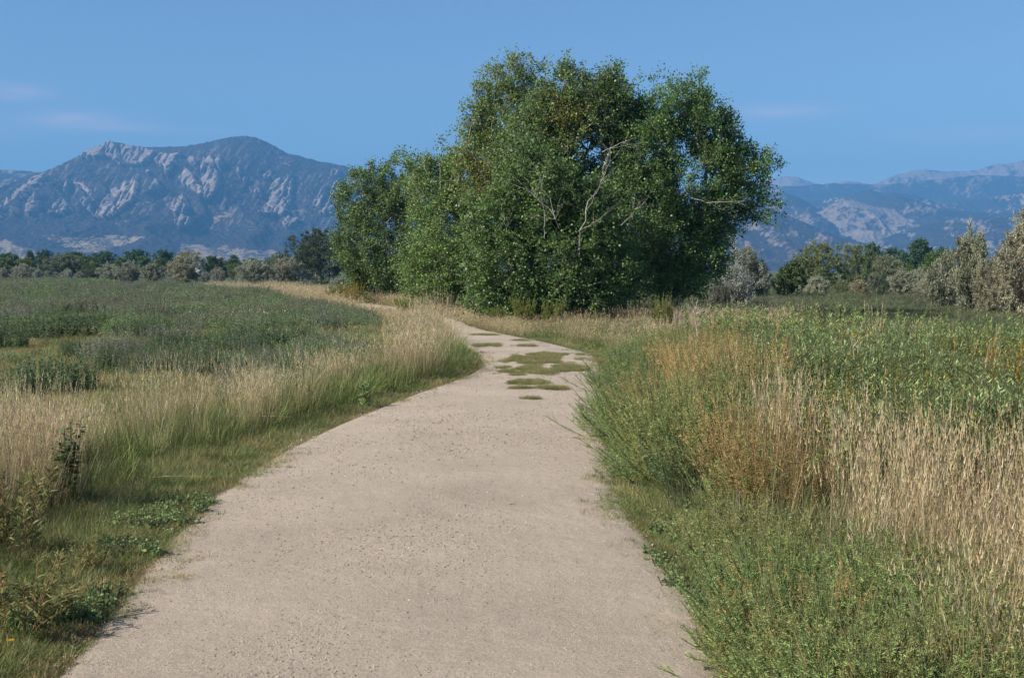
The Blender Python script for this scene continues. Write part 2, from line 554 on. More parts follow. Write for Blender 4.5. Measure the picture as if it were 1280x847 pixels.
# rock slabs of the left mountain, traced once and raised out of its slope (zoomed outline units)
_S = [[(490, 250), (470, 262), (430, 290), (395, 305), (365, 345), (335, 400), (385, 398), (432, 372), (475, 330), (478, 285)],
      [(652, 223), (628, 262), (640, 285), (672, 305), (690, 312), (690, 275)],
      [(742, 178), (714, 196), (702, 225), (704, 260), (716, 300), (712, 338), (735, 335), (760, 300), (765, 250), (748, 220)],
      [(770, 188), (752, 205), (768, 240), (778, 215)],
      [(632, 305), (614, 340), (595, 372), (612, 388), (650, 384), (662, 352), (646, 330)],
      [(1022, 245), (985, 262), (958, 275), (942, 310), (940, 345), (905, 385), (930, 392), (985, 392), (1012, 345), (1020, 300)],
      [(1140, 285), (1115, 310), (1090, 352), (1112, 368), (1128, 330)],
      [(1180, 270), (1158, 290), (1150, 340), (1112, 388), (1140, 392), (1170, 360), (1200, 330), (1198, 300)],
      [(1245, 240), (1210, 258), (1214, 300), (1235, 320), (1258, 300), (1258, 250)],
      [(226, 330), (205, 345), (176, 388), (215, 390), (258, 372)],
      [(300, 326), (286, 345), (305, 368), (328, 384), (326, 352)],
      [(130, 312), (112, 340), (95, 385), (125, 388), (154, 350)],
      [(165, 250), (130, 258), (85, 298), (40, 335), (0, 362), (0, 388), (45, 352), (95, 330), (120, 290), (150, 285)],
      [(70, 340), (40, 365), (45, 388), (72, 380)],
      [(246, 264), (228, 290), (232, 318), (246, 300)],
      [(262, 280), (290, 300), (325, 330), (352, 345), (330, 320), (300, 285)],
      [(400, 136), (355, 150), (300, 175), (285, 200), (330, 195), (368, 180), (392, 190), (410, 215), (440, 232), (420, 190)],
      [(430, 150), (425, 185), (445, 215), (490, 220), (520, 200), (545, 170), (500, 158)],
      [(560, 180), (540, 200), (575, 222), (585, 262), (600, 240), (605, 215), (632, 200), (630, 180)],
      [(665, 185), (660, 200), (685, 235), (695, 225), (680, 195)],
      [(838, 212), (826, 230), (836, 265), (842, 245)],
      [(868, 250), (850, 270), (848, 292), (862, 296)],
      [(890, 285), (872, 300), (888, 318), (912, 330), (908, 300)],
      [(550, 264), (532, 298), (550, 310), (570, 300), (560, 280)],
      [(690, 285), (692, 330), (708, 333), (708, 292)],
      [(520, 232), (510, 246), (535, 246)], [(940, 240), (920, 255), (945, 268), (965, 255)],
      [(1165, 232), (1150, 252), (1170, 258), (1190, 240)], [(640, 392), (612, 412), (630, 438), (660, 436), (690, 410)],
      [(1000, 395), (975, 420), (1010, 434), (1050, 405)]]
SLABS = [[(a / 2.783, 130 + b / 2.783) for a, b in s] for s in _S]
_T = [[(105, 448), (160, 462), (230, 470), (300, 458), (400, 462), (495, 460), (470, 485), (400, 500), (330, 515), (255, 505), (200, 482)],
      [(0, 470), (60, 490), (120, 505), (180, 540), (0, 540)],
      [(640, 492), (700, 497), (850, 500), (965, 512), (980, 560), (620, 560)],
      [(790, 375), (750, 392), (700, 442), (715, 440), (760, 405), (800, 392)], [(400, 410), (420, 425), (440, 415)]]
TANS = [[(a / 2.783, 130 + b / 2.783) for a, b in s] for s in _T]

def paint_slabs(P, qx, qy, VV, seed):
    wx = qx + 1.9 * (fbm(qx / 4, qy / 7, 31, 4) - 0.5) * 2
    wy = qy + 1.8 * (fbm(qx / 7, qy / 4, 37, 4) - 0.5) * 2
    rock = np.zeros(qx.shape)
    for s in SLABS:
        rock = np.maximum(rock, in_poly(wx, wy, s) * 1.0)
    crack = fbm(qx / 2.2 + qy / 5, qy / 9, 41, 3)
    rock *= (crack > 0.40)
    rib = fbm((qx + 0.55 * qy) / 2.6, (qy - 0.35 * qx) / 15, 43, 4)
    rock = np.maximum(rock, np.clip((rib - 0.63) * 9, 0, 0.42) * (VV > 0.34) * np.clip((0.97 - VV) * 9, 0.2, 1))
    crest = np.clip((qy - np.nanmin(qy)) * 0, 0, 1)
    sp = fbm(qx / 1.7, qy / 2.2, 47, 3)
    big = fbm(qx / 22, qy / 16, 51, 3)
    hi = np.clip((VV - 0.80) * 4, 0, 1) * np.clip((150 - qx) / 60 + 0.55, 0.15, 1)
    speck = (sp > 0.80 - 0.20 * hi - 0.35 * np.clip(big - 0.5, 0, 1)) & (VV > 0.3)
    rock = np.maximum(rock, speck * 0.7)
    tan = np.zeros(qx.shape)
    for s in TANS:
        tan = np.maximum(tan, in_poly(qx + 16 * (fbm(qx / 9, qy / 4, 61, 4) - .5), qy + 12 * (fbm(qx / 12, qy / 4, 63, 4) - .5), s) * 1.0)
    dots = (0.5 * fbm(qx / 1.6, qy / 1.1, 67, 2) + 0.5 * fbm(qx / 14, qy / 7, 68, 3) > 0.52)
    tan *= 1 - 0.85 * dots
    col = FOREST * (0.75 + 0.5 * fbm(qx / 3, qy / 3, 71, 3))[..., None]
    streak = (0.75 + 0.5 * fbm(qx / 1.8 + qy / 4, qy / 12, 73, 3))[..., None]
    col = col * (1 - rock[..., None]) + ROCK * streak * rock[..., None]
    col = col * (1 - tan[..., None]) + MEADOW * (0.8 + 0.4 * sp[..., None]) * tan[..., None]
    P = P.copy()
    up = (rock > 0.75) * np.clip(VV * 4, 0, 1) * (VV < 0.985)
    P[..., 1] -= 38 * up
    P[..., 2] += 10 * up
    return col, P

def paint_hills(tint, pale, amount, patch=14.0, stretch=1.0):
    def f(P, qx, qy, VV, seed):
        n = fbm(qx / patch, qy / (patch * 0.6) , seed + 21, 4)
        s = fbm(qx / 2.4 + qy / 3, qy / 2.4, seed + 25, 3)
        rk = np.clip((n * 0.65 + s * 0.5 - (0.575 + (0.35 - amount) * 0.35)) * 9, 0, 1) * np.clip(VV * 3, 0, 1)
        col = np.array(tint) * (0.75 + 0.5 * fbm(qx / 4, qy / 4, seed + 27, 3))[..., None]
        col = col * (1 - rk[..., None]) + np.array(pale) * (0.8 + 0.4 * s[..., None]) * rk[..., None]
        return col, P.copy()
    return f

mountain('mountain', [(-260, 235), (-120, 232), (0, 228), (40, 219), (66, 211), (100, 194), (130, 180), (143, 177), (160, 181), (185, 184), (232, 183), (256, 178), (280, 173),
                      (300, 169.5), (318, 171), (345, 183), (358, 192), (366, 193), (400, 202), (425, 206), (450, 212), (500, 224), (560, 236), (640, 262), (740, 292), (840, 330)],
         6000, 2100, 1, paint_slabs, 1100, 400, gully=0.19, tree=6.0)
mountain('ridge', [(-420, 250), (-200, 226), (-60, 214), (0, 212), (30, 213.5), (62, 216), (120, 226), (260, 240), (420, 250)],
         6800, 1500, 2, paint_hills(FOREST, ROCK, 0.16), 360, 120)
PALE = (0.26, 0.205, 0.165)
mountain('foothill', [(520, 335), (600, 300), (700, 252), (780, 238), (860, 240), (920, 250), (968, 262), (991, 272), (1017, 285), (1044, 296), (1057, 302), (1100, 318), (1180, 334)],
         5200, 1500, 3, paint_hills(FOREST, PALE, 0.22, 12), 420, 170, tree=4)
mountain('foothill', [(1000, 330), (1050, 314), (1090, 302), (1139, 286), (1175, 277), (1208, 272.5), (1260, 271), (1340, 268), (1480, 280), (1600, 300)],
         5700, 1500, 4, paint_hills(FOREST, PALE, 0.20, 16), 420, 150, tree=4)
mountain('hill', [(860, 262), (930, 246), (958, 241), (978, 240), (998, 246), (1024, 262), (1050, 258), (1085, 256), (1103, 246), (1122, 243), (1150, 252), (1180, 262), (1240, 267), (1320, 258), (1480, 270)],
         7000, 1500, 5, paint_hills(FOREST, PALE, 0.14, 22), 420, 140, tree=5)
mountain('hill', [(900, 262), (980, 262), (1004, 262), (1022, 266), (1040, 255), (1056, 250), (1072, 252), (1090, 258), (1130, 262), (1180, 290)],
         6700, 1100, 12, paint_hills(PALE, FOREST, 0.26, 12), 260, 120, tree=0)
mountain('hill', [(900, 256), (1000, 252), (1048, 247), (1073, 240), (1086, 237), (1100, 241), (1119, 241), (1138, 243), (1155, 247), (1175, 255), (1200, 252), (1240, 246), (1290, 240), (1400, 246), (1500, 250)],
         8200, 1500, 6, paint_hills(FOREST, (0.40, 0.30, 0.20), 0.26, 26), 380, 120, tree=0)
mountain('far_ridge', [(760, 246), (860, 238), (968, 234), (1044, 229), (1096, 231), (1155, 226), (1221, 219), (1290, 221), (1400, 226), (1540, 232)],
         9700, 1700, 7, paint_hills(FOREST, PALE, 0.14, 26), 300, 90, tree=0)
mountain('far_mountain', [(760, 236), (860, 234), (925, 231), (955, 227), (975, 222), (991, 219.5), (1010, 226), (1026, 231.5), (1048, 228), (1063, 226), (1090, 231), (1108, 224), (1122, 218), (1142, 214), (1155, 211),
                          (1175, 214.5), (1188, 214), (1221, 213.5), (1235, 208), (1247, 204.5), (1262, 205), (1280, 200), (1330, 196), (1420, 205), (1560, 215)],
         11200, 2000, 8, paint_hills((0.30, 0.23, 0.20), FOREST, 0.22, 16), 420, 110, tree=0)

# ------------------------------------------------------------------ the air
hb = MB()
x0, x1, y0, y1, z0, z1 = -7600, 7600, -90, 12800, -7, 1060
hb.add([(x0, y0, z0), (x1, y0, z0), (x1, y1, z0), (x0, y1, z0), (x0, y0, z1), (x1, y0, z1), (x1, y1, z1), (x0, y1, z1)],
       np.array([(0, 3, 2, 1), (4, 5, 6, 7), (0, 1, 5, 4), (1, 2, 6, 5), (2, 3, 7, 6), (3, 0, 4, 7)]), (1, 1, 1))
hm, N_, L_, out_ = new_mat('air')
pv = N_('ShaderNodeVolumePrincipled')
pv.inputs['Color'].default_value = (0.166, 0.505, 1.0, 1)
pv.inputs['Density'].default_value = HAZE_DENSITY
pv.inputs['Anisotropy'].default_value = 0.0
L_(pv.outputs['Volume'], out_.inputs['Volume'])
tag(hb.build('haze', hm), kind='stuff')
# ------------------------------------------------------------------ trees
def tubes(mb, A, B, ra, rb, sides, col):
    """one tapered prism per branch piece"""
    d = norm(B - A)
    ref = np.where(np.abs(d[:, 2:3]) > 0.9, np.array((1.0, 0, 0)), np.array((0, 0, 1.0)))
    u = norm(np.cross(d, ref))
    v = np.cross(d, u)
    an = np.arange(sides) * 2 * math.pi / sides
    ring = u[:, None] * np.cos(an)[None, :, None] + v[:, None] * np.sin(an)[None, :, None]
    n = len(A)
    V = np.concatenate((A[:, None] + ring * ra[:, None, None], B[:, None] + ring * rb[:, None, None]), 1)
    b = np.arange(n)[:, None] * 2 * sides
    i = np.arange(sides)[None]
    j = (i + 1) % sides
    F = np.stack([b + i, b + j, b + sides + j, b + sides + i], -1).reshape(-1, 4)
    c = np.broadcast_to(np.asarray(col, float), (n, 3)) if np.ndim(col) < 2 else np.asarray(col)
    mb.add(V.reshape(-1, 3), F, np.repeat(c, 2 * sides, 0))

def leaf_quads(mb, P, D, Nn, L, Wd, col, fold=0.12):
    """kite-shaped leaves: base, two shoulders, tip"""
    n = len(P)
    D = norm(D)
    Sd = norm(np.cross(D, Nn))
    Nn = np.cross(Sd, D)
    L = np.broadcast_to(L, (n,))[:, None]
    Wd = np.broadcast_to(Wd, (n,))[:, None]
    mid = P + D * L * 0.42 + Nn * L * fold
    V = np.stack([P, mid - Sd * Wd * 0.5, P + D * L, mid + Sd * Wd * 0.5], 1)
    F = np.arange(n * 4).reshape(n, 4)
    mb.add(V.reshape(-1, 3), F, np.repeat(np.broadcast_to(col, (n, 3)), 4, 0))

def sample_lobes(lobes, n, shell=0.45, hole=0.0, seed=0):
    """points through a union of ellipsoids, denser towards the outside, with gaps"""
    vol = np.array([l[3] * l[4] * l[5] for l in lobes]) ** 0.8
    out = []
    while len(out) < n:
        k = rng.choice(len(lobes), p=vol / vol.sum())
        c, r = np.array(lobes[k][:3]), np.array(lobes[k][3:6])
        q = norm(rng.standard_normal(3)) * (rng.random() ** (1 / 3) * (1 - shell) + shell * rng.random() ** 0.25)
        p = c + q * r
        if p[2] < 0.12:
            continue
        if hole and fbm(p[0] * 0.9 + 31, p[1] * 0.9 + p[2] * 0.75, seed, 3) < hole:
            continue
        out.append(p)
    return np.array(out)

def grow(att, stem, bf=0.35):
    """join the twig points to a stem by a balanced shortest tree"""
    nodes = [np.array(s, float) for s in stem]
    par = [-1] + list(range(len(stem) - 1))
    plen = [0.0]
    for i in range(1, len(nodes)):
        plen.append(plen[-1] + np.linalg.norm(nodes[i] - nodes[i - 1]) * 0.3)
    n = len(att)
    best = np.full(n, 1e9)
    bp = np.zeros(n, int)
    def relax(j):
        d = np.linalg.norm(att - nodes[j], axis=1)
        dz = att[:, 2] - nodes[j][2]
        c = d + bf * plen[j] + np.where(dz < 0, -dz * 0.5, 0) + 1e6 * done
        k = c < best
        best[k] = c[k]
        bp[k] = j
    done = np.zeros(n)
    for j in range(len(nodes)):
        relax(j)
    tip = np.zeros(n, int)
    for _ in range(n):
        i = int(np.argmin(best + 1e7 * done))
        done[i] = 1
        a, j = att[i], bp[i]
        d = np.linalg.norm(a - nodes[j])
        m = max(1, int(d / 0.45))
        last = j
        for s in range(1, m + 1):
            t = s / m
            p = nodes[j] * (1 - t) + a * t
            if s < m:
                p = p + rng.standard_normal(3) * 0.05 * d / m * 2 + np.array((0, 0, 0.10 * d * t * (1 - t)))
            nodes.append(p)
            par.append(last)
            plen.append(plen[last] + d / m)
            last = len(nodes) - 1
            if s == m:
                relax(last)
        tip[i] = last
    N = np.array(nodes)
    cnt = np.zeros(len(N))
    cnt[tip] = 1
    for i in range(len(N) - 1, 0, -1):
        if par[i] < i:
            cnt[par[i]] += cnt[i]
    return N, np.array(par), cnt, tip

def make_tree(name, label, cat, base, lobes, n_att, palette, bark, leaf=(0.071, 0.068), twigs=6, per_twig=14, twig_len=0.52, stems=1, trunk_h=1.0,
              tip_r=0.006, power=0.46, group=None, hole=0.0, shell=0.45, droop=0.25, up=0.55, mat=None, rise=0.0, accents=None, seed=0, dead=None, stem_spread=0.5, gloss_tilt=0.6):
    """lobes in metres from the base: x, y, z, rx, ry, rz"""
    t = thing(name, label, cat, base, 0, group)
    att = sample_lobes(lobes, n_att, shell, hole, seed)
    cen = att.mean(0)
    if mat is None:
        stray = rng.random(n_att) < 0.16
        o_ = norm(att - cen + np.array((0, 0, 0.4)))
        att[stray] += o_[stray] * (0.1 + 0.5 * rng.random((stray.sum(), 1))) * np.array((1, 1, 0.7))
        att[:, 2] = np.maximum(att[:, 2], 0.1)
    wood, crown = MB(), MB()
    k = np.argmin(np.stack([np.hypot(att[:, 0] - sx, att[:, 1] - sy) for sx, sy in _stems(stems, stem_spread)], 1), 1) if stems > 1 else np.zeros(n_att, int)
    for si, (sx, sy) in enumerate(_stems(stems, stem_spread)):
        A = att[k == si]
        if len(A) < 3:
            continue
        c = A.mean(0)
        h = min(trunk_h, c[2] * 0.8)
        m = 7
        stem = [np.array((sx * 0.35, sy * 0.35, -0.1)) * (1 - u) + np.array((sx * 0.35 + (c[0] - sx * .35) * 0.22, sy * .35 + (c[1] - sy * .35) * 0.22, h)) * u + (rng.standard_normal(3) * 0.03 * h * (0 < u < 1)) for u in np.linspace(0, 1, m)]
        Nn, par, cnt, tip = grow(A, stem)
        r = tip_r * np.maximum(cnt, 0.6) ** power
        e = np.arange(1, len(Nn))
        big = r[e] > 0.03
        bc = np.array(bark)
        for msk, sd_ in ((big, 8), (~big, 4)):
            if msk.any():
                ee = e[msk]
                rp = np.minimum(r[par[ee]], r[ee] * 1.5)
                cc = bc * (0.8 + 0.4 * rng.random((len(ee), 1)))
                tubes(wood, Nn[par[ee]], Nn[ee], rp, r[ee], sd_, cc)
        # twigs and leaves at every growing point
        P0 = np.repeat(Nn[tip], twigs, 0)
        n = len(P0)
        out = norm(Nn[tip] - (c * 0.6 + cen * 0.4))
        D = norm(np.repeat(out, twigs, 0) * 0.45 + rng.standard_normal((n, 3)) * 0.75 + np.array((0, 0, up)))
        Lt = twig_len * (0.5 + 0.8 * rng.random(n))
        P1 = P0 + D * Lt[:, None]
        tubes(wood, P0, P1, np.full(n, tip_r * 0.6), np.full(n, tip_r * 0.2), 3, bc * 0.9)
        u = rng.random((n, per_twig)) ** 0.8
        LP = P0[:, None] + D[:, None] * (Lt[:, None] * u)[..., None] + rng.standard_normal((n, per_twig, 3)) * twig_len * 0.13
        LP = LP.reshape(-1, 3)
        q = len(LP)
        LD = norm(np.repeat(D, per_twig, 0) * 0.5 + rng.standard_normal((q, 3)) * 0.6 - np.array((0, 0, droop)))
        LN = norm(rng.standard_normal((q, 3)) + np.array((-0.25, -0.25, gloss_tilt)))
        col = pick(palette, q, 0.12)
        # each twig cluster leans to one shade of the palette
        tone = np.repeat(1 + 0.16 * rng.standard_normal((len(tip), 1)), twigs * per_twig, 0)
        col = np.clip(col * tone, 0.004, 0.9)
        if accents:
            for (cx_, cz_, rr_, cc_, pr_) in accents:
                g = np.exp(-((LP[:, 0] - cx_) ** 2 + (LP[:, 2] - cz_) ** 2) / rr_ ** 2) * pr_
                hit = rng.random(q) < g
                col[hit] = np.array(cc_) * (0.8 + 0.4 * rng.random((hit.sum(), 1)))
        leaf_quads(crown, LP, LD, LN, leaf[0] * (0.65 + 0.6 * rng.random(q)), leaf[1] * (0.65 + 0.6 * rng.random(q)), col)
    wood.build('trunk', M_bark, t)
    crown.build('crown', mat or M_leaf, t)
    for (p0, p1, r0) in (dead or []):
        db = MB()
        limb(db, np.array(p0, float) + np.array((0, 0.22, 0)), np.array(p1, float) + np.array((0, 0.22, 0)), r0 * 0.36, (0.56, 0.52, 0.46), 3, 8, 0.018)
        db.build('dead_branch', M_bark, t)
    return t

def _stems(n, spread):
    if n == 1:
        return [(0.0, 0.0)]
    return [(math.cos(i * 2.4 + 0.5) * spread * (0.4 + 0.6 * (i % 3) / 2), math.sin(i * 2.4 + 0.5) * spread * (0.4 + 0.6 * (i % 3) / 2)) for i in range(n)]

def limb(mb, p0, p1, r, col, depth, n=6, wig=0.035):
    """a bare crooked limb with forks"""
    d = p1 - p0
    L = np.linalg.norm(d)
    pts = [p0 + d * u + rng.standard_normal(3) * wig * L * (0 < u) for u in np.linspace(0, 1, n)]
    pts = np.array(pts)
    rr = r * (1 - 0.8 * np.linspace(0, 1, n))
    tubes(mb, pts[:-1], pts[1:], rr[:-1], rr[1:], 6 if r > 0.02 else 4, col)
    if depth > 0:
        for k in range(3 if depth > 1 else 2):
            i = rng.integers(1, n - 1)
            dd = norm(d + rng.standard_normal(3) * L * 0.45) * L * (0.35 + 0.25 * rng.random())
            limb(mb, pts[i], pts[i] + dd, rr[i] * 0.6, col, depth - 1, 5, wig)

def lobes_px(base, Y, items, deep=0.8):
    """lobes given as photo outlines (cx, cy, rx, ry, dy) turned into metres from the base at depth Y"""
    s = Y / FPX
    out = []
    for (cx, cy, rx, ry, dy) in items:
        c = at(cx, cy, Y) - base
        out.append((c[0], dy, c[2], rx * s, max(rx, ry) * s * deep, ry * s))
    return out

GREEN = [(5, (0.09, 0.1584, 0.0396)), (4, (0.1116, 0.189, 0.054)), (3, (0.0648, 0.1188, 0.036)), (1.2, (0.189, 0.261, 0.108)), (0.25, (0.264, 0.24, 0.036))]
OLIVE_G = [(2.25, (0.1404, 0.2352, 0.0607)), (1.8, (0.1765, 0.281, 0.0824)), (0.9, (0.1018, 0.1778, 0.0521)), (0.54, (0.2115, 0.2877, 0.0939)), (0.1125, (0.3266, 0.2825, 0.0395))]
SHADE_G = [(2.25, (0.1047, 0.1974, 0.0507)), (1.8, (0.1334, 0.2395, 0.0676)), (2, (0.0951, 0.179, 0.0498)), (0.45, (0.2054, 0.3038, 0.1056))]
BARK = (0.30, 0.26, 0.215)
PALEBARK = (0.44, 0.40, 0.34)

def gbase(px, py):
    p = at(px, py)
    p[2] = float(gz(p[0], p[1])) - 0.02
    return p

CLUMP = 'cottonwood trees of the grove beside the path bend'
# the low round tree at the left end
b = gbase(478, 379); Yb = b[1]
make_tree('cottonwood_tree', 'low rounded cottonwood at the left end of the grove, leaves down to the dry grass', 'tree', b,
          lobes_px(b, Yb, [(478, 300, 62, 78, 0), (455, 250, 40, 42, .3), (500, 235, 42, 40, 0), (450, 320, 36, 45, 0), (515, 290, 45, 75, 0.3), (480, 345, 50, 32, -.3), (460, 222, 16, 16, 0)]),
          820, OLIVE_G + [(3, (0.050, 0.088, 0.024))], BARK, leaf=(0.091, 0.079), twigs=7, per_twig=13, twig_len=0.5, stems=4, trunk_h=1.6, group=CLUMP, hole=0.27, seed=2, stem_spread=1.6)
# second from the left, with dead upper limbs
b = gbase(560, 392); Yb = b[1]
make_tree('cottonwood_tree', 'cottonwood with bare grey dead limbs sticking out of its left shoulder', 'tree', b,
          lobes_px(b, Yb, [(560, 300, 50, 85, 0), (540, 240, 36, 45, 0.3), (590, 230, 40, 60, 0.5), (540, 340, 46, 42, 0), (585, 330, 40, 55, -.2), (528, 225, 22, 26, 0)]),
          700, OLIVE_G, BARK, leaf=(0.079, 0.071), twigs=7, per_twig=13, stems=3, trunk_h=1.6, group=CLUMP, hole=0.27, seed=5, stem_spread=1.2,
          dead=[((-.35, -.7, 4.4), (-1.1, -1.2, 6.6), 0.035), ((-.2, -.9, 4.6), (-0.35, -1.4, 6.9), 0.03), ((-.6, -.9, 3.9), (-1.7, -1.4, 5.9), 0.028), ((0.1, -1.2, 2.0), (0.9, -1.9, 3.6), 0.03), ((0.3, -1.2, 1.2), (0.75, -1.9, 2.9), 0.025)])
# the tall thin one at the back
b = gbase(650, 398); b = at(650, 396) * np.array((1, 1, 0)); Yb = b[1] = b[1] + 1.5
make_tree('cottonwood_tree', 'tallest and thinnest crown of the grove, sparse yellowing top open to the sky', 'tree', b,
          lobes_px(b, Yb, [(646, 100, 22, 34, 0), (612, 120, 32, 36, 0), (596, 150, 26, 40, 0), (640, 150, 50, 45, 0), (625, 215, 55, 60, 0), (676, 105, 18, 24, 0.2), (600, 200, 32, 50, 0), (584, 125, 14, 16, 0)], 0.6),
          520, OLIVE_G + [(1.2, (0.24, 0.2, 0.04))], PALEBARK, leaf=(0.076, 0.068), twigs=5, per_twig=13, stems=2, trunk_h=3.2, group=CLUMP, hole=0.43, seed=9, shell=0.3,
          accents=[(-1.2, 5.0, 0.8, (0.34, 0.25, 0.03), 0.45)])
# the big one at the right
b = at(838, 399) * np.array((1, 1, 0)); Yb = b[1]
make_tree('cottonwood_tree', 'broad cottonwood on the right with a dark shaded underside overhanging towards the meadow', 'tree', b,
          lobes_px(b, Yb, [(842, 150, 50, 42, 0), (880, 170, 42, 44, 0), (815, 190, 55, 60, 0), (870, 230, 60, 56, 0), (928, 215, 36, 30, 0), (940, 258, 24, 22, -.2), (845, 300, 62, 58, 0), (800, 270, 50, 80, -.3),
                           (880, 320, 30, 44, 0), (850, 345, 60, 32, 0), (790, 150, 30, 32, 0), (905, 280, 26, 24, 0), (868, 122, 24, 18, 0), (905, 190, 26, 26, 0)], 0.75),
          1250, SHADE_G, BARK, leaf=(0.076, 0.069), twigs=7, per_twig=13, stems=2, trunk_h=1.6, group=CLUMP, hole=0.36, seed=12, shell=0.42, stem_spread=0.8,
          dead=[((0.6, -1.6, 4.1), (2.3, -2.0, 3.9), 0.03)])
# the central tree with the pale limbs
b = at(716, 400) * np.array((1, 1, 0)); Yb = b[1] = b[1] + 0.5
make_tree('cottonwood_tree', 'central cottonwood with yellowish round top and pale bare limbs showing through the leaves', 'tree', b,
          lobes_px(b, Yb, [(710, 125, 42, 36, 0), (752, 135, 36, 40, 0), (690, 160, 45, 45, 0), (735, 190, 62, 60, 0), (668, 200, 50, 55, 0), (770, 220, 40, 55, 0), (700, 260, 80, 60, 0.3), (712, 96, 14, 16, 0), (757, 103, 16, 16, 0)], 0.75),
          950, OLIVE_G + [(3, (0.056, 0.095, 0.030))], PALEBARK, leaf=(0.076, 0.071), twigs=7, per_twig=13, stems=3, trunk_h=2.0, group=CLUMP, hole=0.36, seed=15,
          dead=[((0.55, -1.75, 3.2), (1.15, -2.35, 5.6), 0.042), ((0.5, -1.75, 3.1), (-0.75, -2.35, 5.2), 0.034), ((0.2, -1.75, 2.9), (-0.2, -2.35, 5.1), 0.03), ((-0.7, -1.85, 3.6), (-1.5, -2.3, 4.8), 0.03), ((0.9, -2.0, 5.6), (2.0, -2.4, 6.1), 0.03), ((1.0, -1.85, 2.8), (2.3, -2.4, 3.9), 0.022)],
          accents=[(-0.3, 6.9, 0.9, (0.26, 0.21, 0.04), 0.35)])
# the bright green bushy one in front
b = at(682, 404) * np.array((1, 1, 0)); Yb = b[1]
make_tree('cottonwood_tree', 'bright green bushy young cottonwood in front of the grove, glossy leaves reaching the ground', 'tree', b,
          lobes_px(b, Yb, [(640, 330, 56, 60, 0), (700, 320, 70, 70, 0), (750, 330, 46, 60, 0.2), (625, 275, 46, 50, 0), (685, 260, 62, 55, 0), (740, 275, 42, 55, 0.2), (660, 215, 36, 40, 0.2), (712, 360, 72, 40, 0), (640, 370, 48, 26, 0), (770, 365, 40, 34, .2)], 0.75),
          950, [(5, (0.100, 0.180, 0.042)), (4, (0.130, 0.220, 0.056)), (3, (0.076, 0.138, 0.036)), (1.0, (0.20, 0.27, 0.12))], PALEBARK, leaf=(0.083, 0.079), twigs=7, per_twig=14, stems=5, trunk_h=1.2,
          group=CLUMP, hole=0.24, seed=21, stem_spread=2.0, shell=0.5, up=0.15,
          dead=[((1.0, -1.7, 2.1), (1.0, -2.2, 3.0), 0.035), ((1.0, -2.2, 2.95), (1.82, -2.35, 5.0), 0.036), ((0.95, -2.0, 2.9), (1.9, -2.5, 3.5), 0.022), ((0.36, -2.0, 3.0), (-0.5, -2.4, 5.1), 0.030), ((0.2, -2.0, 3.4), (-1.15, -2.4, 4.7), 0.032), ((-.1, -2.1, 2.7), (-.12, -2.3, 3.8), 0.022), ((-1.25, -1.9, 2.9), (-1.45, -2.2, 3.8), 0.02), ((2.3, -1.6, 3.1), (3.1, -2.1, 4.0), 0.02)])
# ------------------------------------------------------------------ shrubs and trees round the fields
def bush_proto(name, w, d, h, n_att, palette, leaf, bark=(0.20, 0.17, 0.14), twigs=6, per=7, tl=0.34, shell=0.5, hole=0.33, stems=3, seed=0, lumps=7, low=0.0, pointed=False):
    lobes = []
    for i in range(lumps):
        a = i * 2.4 + seed
        rr = 0.62 * math.sqrt((i + 0.3) / lumps)
        zz = h * (0.30 + 0.42 * ((i * 0.618 + seed * .37) % 1.0)) * (1 - 0.25 * rr)
        s = 0.30 + 0.16 * ((i * 0.414 + seed * .13) % 1)
        lobes.append((math.cos(a) * rr * w * 0.5, math.sin(a) * rr * d * 0.5, zz, w * s * 0.8, d * s * 0.8, h * s * (1.25 if pointed else 0.85)))
    lobes.append((0, 0, h * 0.34, w * 0.46, d * 0.46, h * 0.34))
    lobes.append((0, 0, h * 0.66, w * 0.26, d * 0.26, h * 0.33))
    return make_tree(name, 'x', 'tree', (0, 0, 0), lobes, n_att, palette, bark, leaf=leaf, twigs=twigs, per_twig=per, twig_len=tl, stems=stems, trunk_h=h * 0.25,
                     tip_r=0.008, hole=hole, seed=seed, shell=shell, stem_spread=w * 0.25, mat=M_far, up=0.5, droop=0.0, gloss_tilt=0.8)

SILVER = [(4, (0.2869, 0.3196, 0.237)), (3, (0.3544, 0.3802, 0.2896)), (2, (0.2025, 0.2333, 0.158)), (0.6, (0.4725, 0.4493, 0.3159))]
TANO = [(4, (0.3025, 0.3021, 0.2218)), (3, (0.3685, 0.3686, 0.2755)), (2, (0.2255, 0.2356, 0.1613)), (1, (0.44, 0.4229, 0.3091))]
OLIV = [(4, (0.21, 0.245, 0.1137)), (3, (0.2688, 0.2975, 0.1487)), (2, (0.1512, 0.1837, 0.0788))]
DEEP = [(4, (0.09, 0.149, 0.059)), (3, (0.1165, 0.1864, 0.0698)), (2, (0.0652, 0.1069, 0.0435))]
BRIGHT = [(4, (0.13, 0.1885, 0.0455)), (3, (0.169, 0.234, 0.0585)), (2, (0.0975, 0.143, 0.0364))]
PB = {}
PB['silver'] = bush_proto('olive_shrub', 4.0, 3.4, 3.0, 220, SILVER, (0.15, 0.055), seed=1, twigs=8, per=9, hole=0.20)
PB['grey'] = bush_proto('olive_shrub', 4.2, 3.4, 2.7, 220, [(3, (0.315, 0.335, 0.255)), (3, (0.385, 0.40, 0.31)), (2, (0.22, 0.235, 0.17))], (0.15, 0.055), seed=2, twigs=8, per=9, hole=0.20)
PB['tan'] = bush_proto('olive_tree', 5.0, 4.4, 5.0, 330, TANO, (0.16, 0.06), seed=3, twigs=8, per=9, lumps=9, hole=0.20)
PB['willow'] = bush_proto('willow_tree', 6.0, 5.0, 5.6, 330, OLIV, (0.17, 0.06), seed=4, twigs=8, per=9, lumps=10, pointed=True, hole=0.20)
